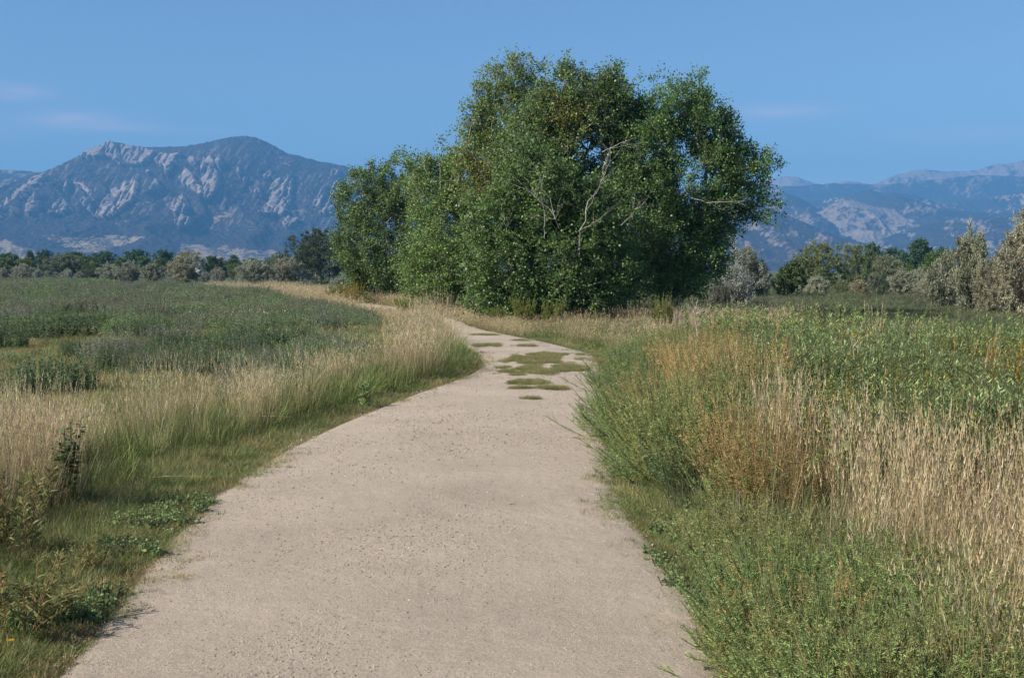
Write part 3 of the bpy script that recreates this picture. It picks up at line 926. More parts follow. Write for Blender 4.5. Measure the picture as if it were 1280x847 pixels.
PB['blue'] = bush_proto('willow_tree', 7.0, 5.6, 5.4, 360, [(4, (0.14, 0.175, 0.105)), (3, (0.18, 0.215, 0.14)), (2, (0.09, 0.12, 0.067))], (0.18, 0.065), seed=5, twigs=8, per=9, lumps=10, hole=0.20)
PB['green'] = bush_proto('leafy_tree', 6.0, 5.6, 7.0, 240, DEEP, (0.26, 0.20), seed=6, twigs=7, per=8, tl=0.6, lumps=9, hole=0.20)
PB['bright'] = bush_proto('leafy_tree', 5.0, 5.0, 5.0, 160, BRIGHT, (0.22, 0.17), seed=7, twigs=7, per=8, tl=0.5, lumps=8, hole=0.20)
PB['sprig'] = bush_proto('olive_shrub', 3.2, 2.6, 2.3, 230, [(4, (0.34, 0.37, 0.32)), (3, (0.42, 0.45, 0.40)), (1.5, (0.20, 0.22, 0.17))], (0.11, 0.035), seed=8, twigs=8, per=10, pointed=True, tl=0.42, hole=0.20)
DIM = {'silver': (4.0, 3.0), 'grey': (4.2, 2.7), 'tan': (5.0, 5.0), 'willow': (6.0, 5.6), 'blue': (7.0, 5.4), 'green': (6.0, 7.0), 'bright': (5.0, 5.0), 'sprig': (3.2, 2.3)}
_used = set()

def put(kind, px, base_py, wpx, top_py, label, cat, group, tint=(1, 1, 1), rz=None, d=None):
    """a shrub whose outline in the photo spans wpx around px, from base_py up to top_py"""
    p = at(px, base_py) if d is None else at(px, base_py, d)
    if d is not None:
        p[2] = 0
    p[2] = float(gz(p[0], p[1])) - 0.03
    Yd = p[1]
    top = at(px, top_py, Yd)[2]
    w = wpx * Yd / FPX
    o = PB[kind]
    if kind in _used:
        o = copy_tree(o)
    _used.add(kind)
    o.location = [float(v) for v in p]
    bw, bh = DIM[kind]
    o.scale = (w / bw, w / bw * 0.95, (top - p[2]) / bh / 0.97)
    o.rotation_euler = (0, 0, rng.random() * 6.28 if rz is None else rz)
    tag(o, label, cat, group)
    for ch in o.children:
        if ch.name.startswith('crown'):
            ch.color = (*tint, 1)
    return o

GL, GB, GR, GF = 'silvery shrubs along the far edge of the left field', 'green trees behind the shrubs of the left field', 'shrubs at the edge of the right meadow', 'trees behind the right meadow'
# left: row along the far edge of the weed field
for a in [
    ('grey', 4, 350, 16, 334, 'grey shrub cut by the left edge of the photo beside the weed field', 'shrub', GL, (1, 1, 1)),
    ('grey', 29, 350, 36, 330, 'low wide grey-brown shrub second from the left behind the weed field', 'shrub', GL, (0.95, 0.92, 0.9)),
    ('silver', 47, 350.5, 15, 337, 'tiny pale shrub tucked against the left foot of the rounded silver-green willow', 'shrub', GL, (1.1, 1.1, 1.15)),
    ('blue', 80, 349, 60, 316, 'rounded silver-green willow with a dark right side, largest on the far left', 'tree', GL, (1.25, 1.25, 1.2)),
    ('silver', 85, 351.5, 21, 337, 'small pale silver shrub standing in front of the rounded silver-green willow', 'shrub', GL, (1.15, 1.15, 1.2)),
    ('grey', 99, 352, 15, 339, 'small mauve-grey shrub right of the pale silver one at the willow foot', 'shrub', GL, (1.0, 0.95, 1.0)),
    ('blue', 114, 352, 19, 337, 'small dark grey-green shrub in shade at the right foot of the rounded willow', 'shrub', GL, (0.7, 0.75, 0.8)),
    ('silver', 137, 352.5, 34, 330, 'silver shrub just right of the gap beside the rounded willow', 'shrub', GL, (1.05, 1.05, 1.05)),
    ('grey', 161, 353, 36, 327, 'grey shrub with dark lower half between two silver shrubs', 'shrub', GL, (0.9, 0.9, 0.9)),
    ('silver', 190, 353.5, 30, 329, 'silver-grey shrub touching the left side of the tan bush', 'shrub', GL, (0.98, 0.95, 0.95)),
    ('tan', 229, 355, 56, 312, 'big rounded tan-olive bush, tallest at the edge of the weed field', 'shrub', GL, (0.98, 1.0, 0.95)),
    ('grey', 256, 353, 18, 340, 'low grey shrub against the right foot of the tan bush', 'shrub', GL, (0.9, 0.95, 1.0)),
    ('grey', 273, 352, 22, 334, 'small mauve-grey shrub in front of the dark green trees', 'shrub', GL, (0.95, 0.9, 0.92)),
    ('grey', 316, 355, 54, 325, 'wide dense grey shrub behind the dry grass strip', 'shrub', GL, (0.98, 1.0, 0.95)),
    ('grey', 359, 355, 44, 322, 'brownish grey shrub in front of the dark willow', 'shrub', GL, (0.95, 0.9, 0.85)),
    ('blue', 352, 351, 46, 315, 'pale silver-green willow rising behind the brownish grey shrub', 'tree', GL, (1.25, 1.25, 1.25)),
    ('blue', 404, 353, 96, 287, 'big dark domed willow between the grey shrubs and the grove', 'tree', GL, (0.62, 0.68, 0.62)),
    ('blue', 386, 352.5, 46, 300, 'silver-leaved willow on the left flank of the big dark domed willow', 'tree', GL, (1.15, 1.18, 1.15)),
    ('silver', 425, 372, 30, 346, 'silver shrub leaning on the left end of the grove by the dry grass', 'shrub', GL, (1.0, 1.02, 1.05)),
]: put(*a)
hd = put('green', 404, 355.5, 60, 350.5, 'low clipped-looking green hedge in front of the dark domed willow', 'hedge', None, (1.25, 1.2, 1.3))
# left: green trees further back
for a in [
    ('bright', 8, 346, 34, 322, 'yellow-green tree at the left frame edge behind grey shrubs', 'tree', GB, (1, 1, 1), None, 290),
    ('bright', 36, 346, 26, 321, 'yellow-green tree behind the second grey shrub from the left', 'tree', GB, (1.15, 1.05, 1), None, 290),
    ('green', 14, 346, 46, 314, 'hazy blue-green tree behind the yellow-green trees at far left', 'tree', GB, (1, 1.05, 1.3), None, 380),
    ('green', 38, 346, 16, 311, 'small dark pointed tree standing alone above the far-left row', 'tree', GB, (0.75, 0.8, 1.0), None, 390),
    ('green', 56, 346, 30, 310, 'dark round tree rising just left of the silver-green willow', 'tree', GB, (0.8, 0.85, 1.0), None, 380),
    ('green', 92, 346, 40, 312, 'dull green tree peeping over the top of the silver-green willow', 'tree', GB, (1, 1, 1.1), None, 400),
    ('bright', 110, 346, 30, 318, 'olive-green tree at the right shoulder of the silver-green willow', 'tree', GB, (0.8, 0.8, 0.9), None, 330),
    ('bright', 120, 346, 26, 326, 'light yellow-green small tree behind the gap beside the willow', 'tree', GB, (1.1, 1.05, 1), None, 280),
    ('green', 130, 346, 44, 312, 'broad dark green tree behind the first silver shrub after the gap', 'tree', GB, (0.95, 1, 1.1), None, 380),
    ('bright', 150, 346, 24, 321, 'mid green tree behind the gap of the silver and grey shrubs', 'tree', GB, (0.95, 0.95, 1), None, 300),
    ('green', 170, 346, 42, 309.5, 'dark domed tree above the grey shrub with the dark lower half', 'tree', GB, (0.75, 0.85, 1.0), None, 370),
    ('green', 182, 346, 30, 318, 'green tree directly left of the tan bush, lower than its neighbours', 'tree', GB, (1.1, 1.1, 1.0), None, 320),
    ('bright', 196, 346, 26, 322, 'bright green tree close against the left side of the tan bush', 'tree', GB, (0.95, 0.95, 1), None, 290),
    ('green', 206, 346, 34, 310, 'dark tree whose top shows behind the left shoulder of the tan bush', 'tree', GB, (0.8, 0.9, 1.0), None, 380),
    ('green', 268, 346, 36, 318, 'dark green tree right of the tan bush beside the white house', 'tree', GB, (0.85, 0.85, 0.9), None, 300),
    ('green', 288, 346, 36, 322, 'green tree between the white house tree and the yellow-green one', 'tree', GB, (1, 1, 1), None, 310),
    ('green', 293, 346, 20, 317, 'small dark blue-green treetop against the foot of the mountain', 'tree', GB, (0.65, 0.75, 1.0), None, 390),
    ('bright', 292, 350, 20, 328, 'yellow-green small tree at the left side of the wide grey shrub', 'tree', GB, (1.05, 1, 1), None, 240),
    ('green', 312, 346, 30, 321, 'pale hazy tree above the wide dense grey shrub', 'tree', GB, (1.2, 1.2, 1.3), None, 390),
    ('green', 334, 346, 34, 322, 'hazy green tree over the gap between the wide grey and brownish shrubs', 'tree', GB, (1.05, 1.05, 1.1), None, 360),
]: put(*a)
# right: shrubs round the meadow
for a in [
    ('sprig', 914, 384, 62, 333, 'silvery shrub with upright white-grey sprigs at the shaded right foot of the grove', 'shrub', GR, (1, 1, 1)),
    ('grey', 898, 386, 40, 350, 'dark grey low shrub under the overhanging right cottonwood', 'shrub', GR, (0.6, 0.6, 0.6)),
    ('tan', 938, 374, 72, 306, 'large brownish grey shrub behind the silvery sprigged shrub', 'shrub', GR, (0.85, 0.9, 0.95)),
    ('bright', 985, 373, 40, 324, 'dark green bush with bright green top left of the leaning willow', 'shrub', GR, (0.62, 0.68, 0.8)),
    ('willow', 1026, 366, 78, 302, 'broad olive-green willow with several leaning stems behind small silver shrubs', 'tree', GR, (0.85, 0.92, 0.85)),
    ('willow', 1070, 364, 52, 304, 'taller narrow olive-green willow joined to the broad one on its left', 'tree', GR, (0.8, 0.88, 0.8)),
    ('silver', 1020, 371, 34, 346, 'small pale silver round shrub at the back edge of the right meadow', 'shrub', GR, (1.15, 1.15, 1.1)),
    ('willow', 1052, 371.5, 24, 351, 'small green shrub between the pale silver and the tan shrub', 'shrub', GR, (0.9, 0.95, 0.9)),
    ('tan', 1076, 372, 28, 349, 'small tan shrub with an orange lower part at the meadow edge', 'shrub', GR, (1.1, 0.95, 0.85)),
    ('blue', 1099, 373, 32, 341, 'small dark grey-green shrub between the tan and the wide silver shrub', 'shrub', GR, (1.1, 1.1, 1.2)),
    ('silver', 1133, 374, 48, 338, 'wide rounded silver shrub at the right end of the meadow edge', 'shrub', GR, (0.95, 0.95, 0.9)),
    ('tan', 1103, 362, 50, 317, 'yellowish olive tree above the tan and silver shrubs', 'tree', GR, (0.72, 0.8, 0.65)),
    ('grey', 1150, 366, 30, 335, 'greyish shrub half hidden behind the wide rounded silver shrub', 'shrub', GR, (0.9, 0.95, 0.85)),
    ('silver', 1176, 388, 56, 322, 'silver spreading shrub at the left foot of the dark-stemmed olive tree', 'shrub', GR, (0.95, 0.92, 0.88)),
    ('tan', 1158, 380, 40, 345, 'low drooping tan shrub reaching out over the meadow from the olive tree', 'shrub', GR, (1.0, 0.95, 0.9)),
    ('silver', 1213, 392, 76, 291, 'olive tree with a dark forked stem showing at its foot', 'tree', GR, (0.88, 0.86, 0.78)),
    ('tan', 1278, 397, 100, 252, 'large tan olive tree cut by the right edge of the photo', 'tree', GR, (1.0, 0.95, 0.88)),
    ('tan', 1240, 394, 50, 318, 'tan bush filling the gap between the two olive trees on the right', 'shrub', GR, (0.95, 0.92, 0.85)),
]: put(*a)
for a in [
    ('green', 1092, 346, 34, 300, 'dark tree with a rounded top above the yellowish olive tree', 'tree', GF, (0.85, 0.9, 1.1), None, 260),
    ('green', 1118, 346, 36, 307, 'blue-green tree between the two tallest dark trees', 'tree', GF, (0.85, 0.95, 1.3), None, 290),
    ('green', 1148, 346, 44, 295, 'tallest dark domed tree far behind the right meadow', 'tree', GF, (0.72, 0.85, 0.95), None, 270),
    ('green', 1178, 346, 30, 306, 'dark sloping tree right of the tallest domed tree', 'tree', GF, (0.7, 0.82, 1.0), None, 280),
    ('bright', 1166, 350, 36, 312, 'mid green tree in front of the tallest domed tree', 'tree', GF, (0.85, 0.9, 0.95), None, 190),
    ('bright', 1180, 354, 30, 322, 'bright yellow-green tree left of the dark-stemmed olive tree', 'tree', GF, (1.25, 1.12, 0.9), None, 150),
    ('bright', 1130, 352, 34, 328, 'olive green bush behind the small dark grey-green shrub', 'shrub', GF, (0.8, 0.85, 0.9), None, 160),
    ('green', 1006, 346, 40, 318, 'dull green tree behind the broad olive-green willow', 'tree', GF, (0.9, 0.95, 1.1), None, 260),
]: put(*a)

# white house showing between the trees
hs = thing('house', 'small white house gable showing between the trees right of the tan bush', 'house', at(249, 346, 420) * np.array((1, 1, 0)), 0.3)
wb = MB()
wb.add([(-3, -4, 0), (3, -4, 0), (3, 4, 0), (-3, 4, 0), (-3, -4, 3.4), (3, -4, 3.4), (3, 4, 3.4), (-3, 4, 3.4), (0, -4, 5.1), (0, 4, 5.1)],
       [np.array([(0, 1, 5, 4), (1, 2, 6, 5), (2, 3, 7, 6), (3, 0, 4, 7)]), np.array([(4, 5, 8), (6, 7, 9)])], (0.8,) * 3)
hs.scale = (0.42, 0.42, 1.0)
wb.build('wall', plain_mat('white_paint', (0.78, 0.78, 0.76)), hs)
rb = MB()
for s in (-1, 1):
    a = [(s * 3.5, -4.5, 3.15), (0, -4.5, 5.2), (0, 4.5, 5.2), (s * 3.5, 4.5, 3.15)]
    rb.add(a + [(x, y, z + 0.16) for x, y, z in a], np.array([(0, 1, 2, 3), (4, 5, 6, 7), (0, 1, 5, 4), (1, 2, 6, 5), (2, 3, 7, 6), (3, 0, 4, 7)]), (0.3,) * 3)
rb.build('roof', plain_mat('roof_shingle', (0.22, 0.21, 0.20)), hs)
# ------------------------------------------------------------------ grasses and weeds: prototypes
PROT = bpy.data.collections.new('plant_kinds')      # not linked to the scene

def blades(mb, P, yaw, L, w, lean, curve, segs, c0, c1, flat=0.0):
    """tapering bent blades"""
    n = len(P)
    f = lambda v: np.broadcast_to(np.asarray(v, float), (n,))
    yaw, L, w, lean, curve = map(f, (yaw, L, w, lean, curve))
    d = np.stack([np.cos(yaw), np.sin(yaw), 0 * yaw], 1)
    tw = yaw + math.pi / 2 + rng.standard_normal(n) * 0.6
    sd = np.stack([np.cos(tw), np.sin(tw), 0 * tw], 1)
    p = np.array(P, float)
    V, K = [], []
    c0 = np.broadcast_to(c0, (n, 3))
    c1 = np.broadcast_to(c1, (n, 3))
    for k in range(segs + 1):
        t = k / segs
        hw = (w * (1 - t) ** 0.7 * 0.5 + 0.0002)[:, None]
        V += [p - sd * hw, p + sd * hw]
        c = c0 * (1 - t) + c1 * t
        K += [c, c]
        th = lean + curve * (t + 0.5 / segs)
        p = p + (L / segs)[:, None] * (d * np.sin(th)[:, None] + np.array((0, 0, 1.0)) * np.cos(th)[:, None])
    m = 2 * (segs + 1)
    V = np.stack(V, 1).reshape(-1, 3)
    K = np.stack(K, 1).reshape(-1, 3)
    b = np.arange(n)[:, None] * m
    F = np.concatenate([np.stack([b[:, 0] + 2 * k, b[:, 0] + 2 * k + 1, b[:, 0] + 2 * k + 3, b[:, 0] + 2 * k + 2], 1) for k in range(segs)])
    mb.add(V, F, K)
    return p

def disc(n, r, pw=0.5):
    a = rng.random(n) * 6.283
    q = r * rng.random(n) ** pw
    return np.stack([np.cos(a) * q, np.sin(a) * q, np.zeros(n)], 1), a

def mixc(pal, n, jit=0.14):
    return pick(pal, n, jit)

def proto(name, mb, mat):
    me = mb.mesh(name, mat)
    o = bpy.data.objects.new(name, me)
    PROT.objects.link(o)
    return o

def p_turf(name, pal, h=(0.03, 0.09), r=0.13, n=90, w=0.0035, lean=0.7):
    mb = MB()
    P, a = disc(n, r)
    a2 = rng.random(n) * 6.283
    L = h[0] + (h[1] - h[0]) * rng.random(n)
    c = mixc(pal, n)
    blades(mb, P, a2, L, w * (0.7 + 0.6 * rng.random(n)), lean * rng.random(n), 0.9 * rng.random(n), 2, c * 0.8, c)
    return proto(name, mb, M_grass)

def p_tall(name, stalk, leafp, base, nst=20, nlf=20, h=(0.65, 1.0), r=0.16, lh=(0.25, 0.55), lean=0.16, head=True, w=0.0036, lw=0.005):
    mb = MB()
    P, a = disc(nst, r)
    L = h[0] + (h[1] - h[0]) * rng.random(nst)
    c = mixc(stalk, nst)
    yaw = rng.random(nst) * 6.283
    ln = np.abs(rng.standard_normal(nst)) * lean
    cv = rng.standard_normal(nst) * 0.07
    tip = blades(mb, P, yaw, L, w, ln, cv, 4, c * np.array((0.8, 0.8, 0.75)), c)
    if head:
        k = 5
        T = np.repeat(tip, k, 0)
        yy = rng.random(nst * k) * 6.283
        off = np.tile(np.linspace(0, 1, k), nst) * np.repeat(0.13 + 0.06 * rng.random(nst), k)
        d = np.stack([np.cos(yaw), np.sin(yaw), 0 * yaw], 1)
        th = (ln + cv)
        ax = d * np.sin(th)[:, None] + np.array((0, 0, 1.0)) * np.cos(th)[:, None]
        T = T - np.repeat(ax, k, 0) * off[:, None]
        cc = np.repeat(c, k, 0) * 1.08
        blades(mb, T, yy, 0.04 + 0.03 * rng.random(nst * k), 0.0045, 0.08 + 0.14 * rng.random(nst * k), 0.05, 1, cc, cc)
    P, a = disc(nlf, r)
    L = lh[0] + (lh[1] - lh[0]) * rng.random(nlf)
    c0 = mixc(base, nlf)
    c1 = mixc(leafp, nlf)
    blades(mb, P, rng.random(nlf) * 6.283, L, lw * (0.7 + 0.6 * rng.random(nlf)), 0.2 * rng.random(nlf), 0.1 + 0.6 * rng.random(nlf) ** 2, 3, c0, c1)
    return proto(name, mb, M_grass)

def p_blade(name, pal, tips, n=46, h=(0.3, 0.6), r=0.15, w=0.007, lean=0.25, curve=0.9):
    mb = MB()
    P, a = disc(n, r)
    L = h[0] + (h[1] - h[0]) * rng.random(n)
    blades(mb, P, a + rng.standard_normal(n) * 0.8, L, w * (0.7 + 0.6 * rng.random(n)), lean * rng.random(n), curve * rng.random(n), 3, mixc(pal, n), mixc(tips, n))
    return proto(name, mb, M_grass)

def p_stem(name, stems, pal, stemc, h=(0.5, 0.9), r=0.2, spread=0.5, leaves=40, ll=(0.025, 0.045), lw=0.006, start=0.15, up=0.5, tipcol=None, tipn=0.15, branch=0, bl=0.2, mat=None, split=False):
    """leafy stems fanning from a crown: bushy weeds"""
    mb = MB()
    ml = MB() if split else mb
    P, a = disc(stems, r * 0.4)
    L = h[0] + (h[1] - h[0]) * rng.random(stems)
    yaw = a + rng.standard_normal(stems) * 0.35
    lean = spread * (0.15 + 0.85 * rng.random(stems)) * np.clip(np.linalg.norm(P[:, :2], axis=1) / (r * 0.4), 0.2, 1)
    curve = -0.35 * lean + 0.1 * rng.standard_normal(stems)
    sc = np.broadcast_to(np.array(stemc), (stems, 3)) * (0.85 + 0.3 * rng.random((stems, 1)))
    # stem centre lines sampled for leaves
    K = 10
    pts = [P.copy()]
    p = P.copy()
    d = np.stack([np.cos(yaw), np.sin(yaw), 0 * yaw], 1)
    dirs = []
    for k in range(K):
        th = lean + curve * (k + 0.5) / K
        v = d * np.sin(th)[:, None] + np.array((0, 0, 1.0)) * np.cos(th)[:, None]
        dirs.append(v)
        p = p + v * (L / K)[:, None]
        pts.append(p.copy())
    pts = np.stack(pts, 1)
    dirs = np.stack(dirs, 1)
    tubes(mb, pts[:, :-2:2].reshape(-1, 3), pts[:, 2::2].reshape(-1, 3), np.repeat(np.full(stems, 0.0028), K // 2), np.repeat(np.full(stems, 0.002), K // 2), 3, np.repeat(sc, K // 2, 0))
    lines = [(pts, dirs, L)]
    if branch:
        nb = stems * branch
        si = np.repeat(np.arange(stems), branch)
        t = 0.25 + 0.6 * rng.random(nb)
        ki = np.clip((t * K).astype(int), 0, K - 1)
        b0 = pts[si, ki]
        bd = norm(dirs[si, ki] + rng.standard_normal((nb, 3)) * 0.45)
        bL = bl * (0.5 + 0.8 * rng.random(nb)) * (1.2 - t)
        steps = np.linspace(0, 1, K + 1)[None, :, None]
        bp = b0[:, None] + bd[:, None] * bL[:, None, None] * steps + np.array((0, 0, 1.0)) * (bL[:, None, None] * 0.25 * steps ** 2)
        tubes(mb, bp[:, 0], bp[:, -1], np.full(nb, 0.0018), np.full(nb, 0.001), 3, sc[si])
        lines.append((bp, np.repeat(bd[:, None], K, 1), bL))
    for (pt, dr, LL) in lines:
        ns = len(pt)
        m = leaves if pt is pts else max(6, leaves // 3)
        t = start + (1 - start) * rng.random((ns, m))
        if pt is not pts:
            t = rng.random((ns, m))
        f = t * K
        i0 = np.clip(f.astype(int), 0, K - 1)
        fr = (f - i0)[..., None]
        ar = np.arange(ns)[:, None]
        LP = pt[ar, i0] * (1 - fr) + pt[ar, i0 + 1] * fr
        DD = dr[ar, i0]
        q = ns * m
        LP, DD, tt = LP.reshape(-1, 3), DD.reshape(-1, 3), t.reshape(-1)
        rd = rng.standard_normal((q, 3))
        rd -= (rd * DD).sum(1, keepdims=True) * DD
        LD = norm(norm(rd) + DD * up)
        col = mixc(pal, q, 0.13)
        col = col * (1 + 0.12 * rng.standard_normal((ns, 1))).repeat(m, 0)
        if tipcol is not None:
            hit = tt + 0.1 * rng.standard_normal(q) > 1 - tipn
            col[hit] = mixc(tipcol, hit.sum())
        sz = (ll[0] + (ll[1] - ll[0]) * rng.random(q)) * (1.15 - 0.5 * tt)
        leaf_quads(ml, LP, LD, norm(DD + rng.standard_normal((q, 3)) * 0.5), sz, lw * (0.7 + 0.6 * rng.random(q)) * (sz / np.mean(ll)), np.clip(col, 0.004, 0.9), 0.08)
    if split:
        return mb.mesh(name + '_stem', M_weed), ml.mesh(name + '_leaf', mat or M_weed)
    return proto(name, mb, mat or M_weed)

TAN = [(4, (0.4579, 0.3721, 0.209)), (3, (0.5381, 0.4465, 0.2695)), (2, (0.3778, 0.2919, 0.154)), (1, (0.5953, 0.5152, 0.341))]
RTAN = [(4, (0.46, 0.345, 0.2185)), (3, (0.529, 0.4082, 0.2645)), (2, (0.368, 0.2587, 0.1552)), (1, (0.598, 0.4945, 0.345))]
GRN = [(4, (0.1795, 0.2438, 0.066)), (3, (0.2218, 0.2828, 0.0909)), (2, (0.1373, 0.1911, 0.0579)), (0.6, (0.4647, 0.3705, 0.1155))]
DGR = [(4, (0.1703, 0.2318, 0.0849)), (3, (0.2097, 0.2666, 0.1038)), (2, (0.131, 0.1808, 0.0661))]
BRN = [(3, (0.3174, 0.2139, 0.099)), (3, (0.4002, 0.276, 0.132)), (2, (0.2346, 0.1725, 0.066)), (2, (0.1794, 0.1794, 0.0594))]
YGR = [(4, (0.30, 0.285, 0.11)), (3, (0.36, 0.32, 0.14)), (1.5, (0.22, 0.235, 0.085)), (3, (0.43, 0.345, 0.19))]

turf = [p_turf('turf_green', GRN), p_turf('turf_dark', DGR, h=(0.04, 0.12)), p_turf('turf_brown', BRN, h=(0.02, 0.07), lean=1.1), p_turf('turf_yellow', YGR, h=(0.05, 0.16), lean=0.8), p_turf('turf_long', GRN + [(1, (0.2, 0.17, 0.07))], h=(0.08, 0.24), n=70, w=0.004)]
tall = [p_tall('tall_tan', TAN, TAN, [(1, (0.15, 0.14, 0.06)), (1, (0.25, 0.2, 0.1))]), p_tall('tall_tan_b', TAN, TAN, GRN, nst=22, nlf=18, h=(0.55, 0.9)),
        p_tall('tall_red', RTAN, RTAN, [(1, (0.16, 0.11, 0.05)), (1, (0.12, 0.12, 0.045))]), p_tall('tall_red_b', RTAN, RTAN, GRN, nst=20, nlf=22, h=(0.5, 0.88), lean=0.16),
        p_tall('tall_mixed', TAN, GRN, GRN, nst=11, nlf=40, h=(0.6, 0.95), lh=(0.22, 0.48), lw=0.0065)]
blade = [p_blade('blade_green', GRN, GRN), p_blade('blade_tipped', DGR, [(3, (0.12, 0.13, 0.05)), (1, (0.28, 0.22, 0.1))]), p_blade('blade_arch', [(1, (0.13, 0.15, 0.08)), (1, (0.10, 0.125, 0.06))], [(1, (0.2, 0.2, 0.12))], h=(0.3, 0.5), curve=1.7, lean=0.6),
         p_blade('thatch', RTAN, RTAN, n=40, h=(0.15, 0.4), lean=1.3, curve=0.6, w=0.005, r=0.2)]
KG = [(4, (0.3273, 0.4364, 0.142)), (3, (0.4009, 0.507, 0.1775)), (2, (0.2532, 0.3537, 0.1183))]
KY = [(4, (0.4156, 0.4248, 0.1641)), (3, (0.3694, 0.4153, 0.175)), (2, (0.5079, 0.4531, 0.2077))]
KO = [(4, (0.50, 0.37, 0.15)), (3, (0.56, 0.43, 0.19)), (1.5, (0.44, 0.28, 0.13)), (2, (0.36, 0.34, 0.13))]
KB = [(3, (0.2142, 0.3088, 0.1475)), (3, (0.2606, 0.3499, 0.1769)), (1, (0.1675, 0.247, 0.1081))]
koch = [p_stem('kochia_green', 24, KG + KB[:1], (0.19, 0.22, 0.10), h=(0.5, 0.85), r=0.3, spread=0.9, leaves=80, branch=6, bl=0.28, lw=0.0042, ll=(0.018, 0.034), up=0.9),
        p_stem('kochia_yellow', 24, KY + KG[:1], (0.27, 0.26, 0.12), h=(0.5, 0.9), r=0.3, spread=0.85, leaves=75, branch=6, bl=0.28, lw=0.0042, ll=(0.018, 0.034), up=0.9),
        p_stem('kochia_orange', 26, KO, (0.42, 0.31, 0.15), h=(0.55, 0.95), r=0.32, spread=0.8, leaves=72, branch=6, bl=0.26, lw=0.0042, ll=(0.018, 0.034), up=0.9),
        p_stem('kochia_blue', 22, KB, (0.18, 0.19, 0.09), h=(0.35, 0.6), r=0.28, spread=1.0, leaves=75, branch=6, bl=0.24, lw=0.0042, ll=(0.018, 0.034), up=0.8)]
LG = [(4, (0.2141, 0.306, 0.1283)), (3, (0.2753, 0.3672, 0.1677)), (2, (0.153, 0.2348, 0.0946)), (0.6, (0.4485, 0.4489, 0.1775))]
LB = [(4, (0.2344, 0.3039, 0.1871)), (3, (0.3198, 0.3876, 0.2562)), (2, (0.1705, 0.2305, 0.138))]
LY = [(4, (0.3148, 0.3478, 0.0797)), (3, (0.4197, 0.3912, 0.0797)), (1, (0.5771, 0.4173, 0.0663)), (1, (0.2098, 0.2608, 0.0663))]
leafy = [p_stem('leafy_green', 18, LG, (0.16, 0.16, 0.07), h=(0.55, 0.95), r=0.36, spread=0.4, leaves=54, ll=(0.04, 0.075), lw=0.010, start=0.15, up=1.0),
         p_stem('leafy_blue', 16, LB, (0.16, 0.16, 0.10), h=(0.5, 0.85), r=0.36, spread=0.5, leaves=48, ll=(0.05, 0.085), lw=0.012, start=0.12, up=0.8),
         p_stem('leafy_yellow', 16, LY, (0.22, 0.19, 0.08), h=(0.5, 0.9), r=0.36, spread=0.45, leaves=50, ll=(0.035, 0.065), lw=0.009, start=0.15, up=1.0),
         p_stem('leafy_flower', 16, LG, (0.2, 0.17, 0.07), h=(0.5, 0.85), r=0.3, spread=0.45, leaves=50, ll=(0.03, 0.06), lw=0.009, start=0.2, up=0.9, tipcol=[(1, (0.42, 0.31, 0.05)), (1, (0.36, 0.29, 0.07))], tipn=0.10)]
FG = [(4, (0.3163, 0.4099, 0.2279)), (3, (0.3876, 0.4713, 0.2806)), (2, (0.2346, 0.3177, 0.1613))]
FD = [(4, (0.2032, 0.3113, 0.1275)), (3, (0.2612, 0.3678, 0.1594)), (2, (0.1548, 0.2358, 0.0957))]
fieldw = [p_stem('field_weed_grey', 16, FG, (0.15, 0.15, 0.10), h=(0.3, 0.5), r=0.4, spread=0.75, leaves=26, ll=(0.03, 0.06), lw=0.014, start=0.1, up=0.6, tipcol=[(2, (0.27, 0.30, 0.225)), (1, (0.29, 0.32, 0.24))], tipn=0.10),
          p_stem('field_weed_green', 16, FD, (0.12, 0.14, 0.07), h=(0.25, 0.45), r=0.4, spread=0.8, leaves=28, ll=(0.035, 0.07), lw=0.017, start=0.1, up=0.5),
          p_stem('field_weed_tip', 20, FG + FD, (0.17, 0.16, 0.12), h=(0.4, 0.62), r=0.36, spread=0.6, leaves=22, ll=(0.025, 0.05), lw=0.012, start=0.12, up=0.7, tipcol=[(2, (0.28, 0.30, 0.24)), (1, (0.25, 0.28, 0.19))], tipn=0.12)]
CD = [(4, (0.1296, 0.1895, 0.0927)), (3, (0.1702, 0.2291, 0.1226)), (2, (0.0972, 0.1453, 0.0718))]
CG = [(4, (0.195, 0.2358, 0.1552)), (3, (0.2418, 0.2814, 0.1941)), (2, (0.1404, 0.1749, 0.1079))]
fieldc = [p_stem('field_clump_green', 60, CD, (0.11, 0.13, 0.07), h=(0.3, 0.6), r=1.3, spread=0.55, leaves=44, ll=(0.04, 0.08), lw=0.02, start=0.05, up=0.6),
          p_stem('field_clump_grey', 64, CG, (0.14, 0.15, 0.10), h=(0.34, 0.64), r=1.2, spread=0.5, leaves=42, ll=(0.03, 0.065), lw=0.016, start=0.05, up=0.6, tipcol=[(1, (0.24, 0.25, 0.205))], tipn=0.12)]
MD = [(4, (0.135, 0.165, 0.085)), (3, (0.165, 0.19, 0.105)), (2, (0.11, 0.14, 0.07))]
meadow = [p_turf('turf_meadow', MD, h=(0.05, 0.13)), p_turf('turf_meadow_long', MD + [(1, (0.24, 0.21, 0.12))], h=(0.08, 0.2), n=70)]
forb = [p_stem('forb', 12, LG[:3], (0.12, 0.12, 0.06), h=(0.04, 0.10), r=0.22, spread=1.3, leaves=14, ll=(0.02, 0.035), lw=0.018, start=0.1, up=0.2)]

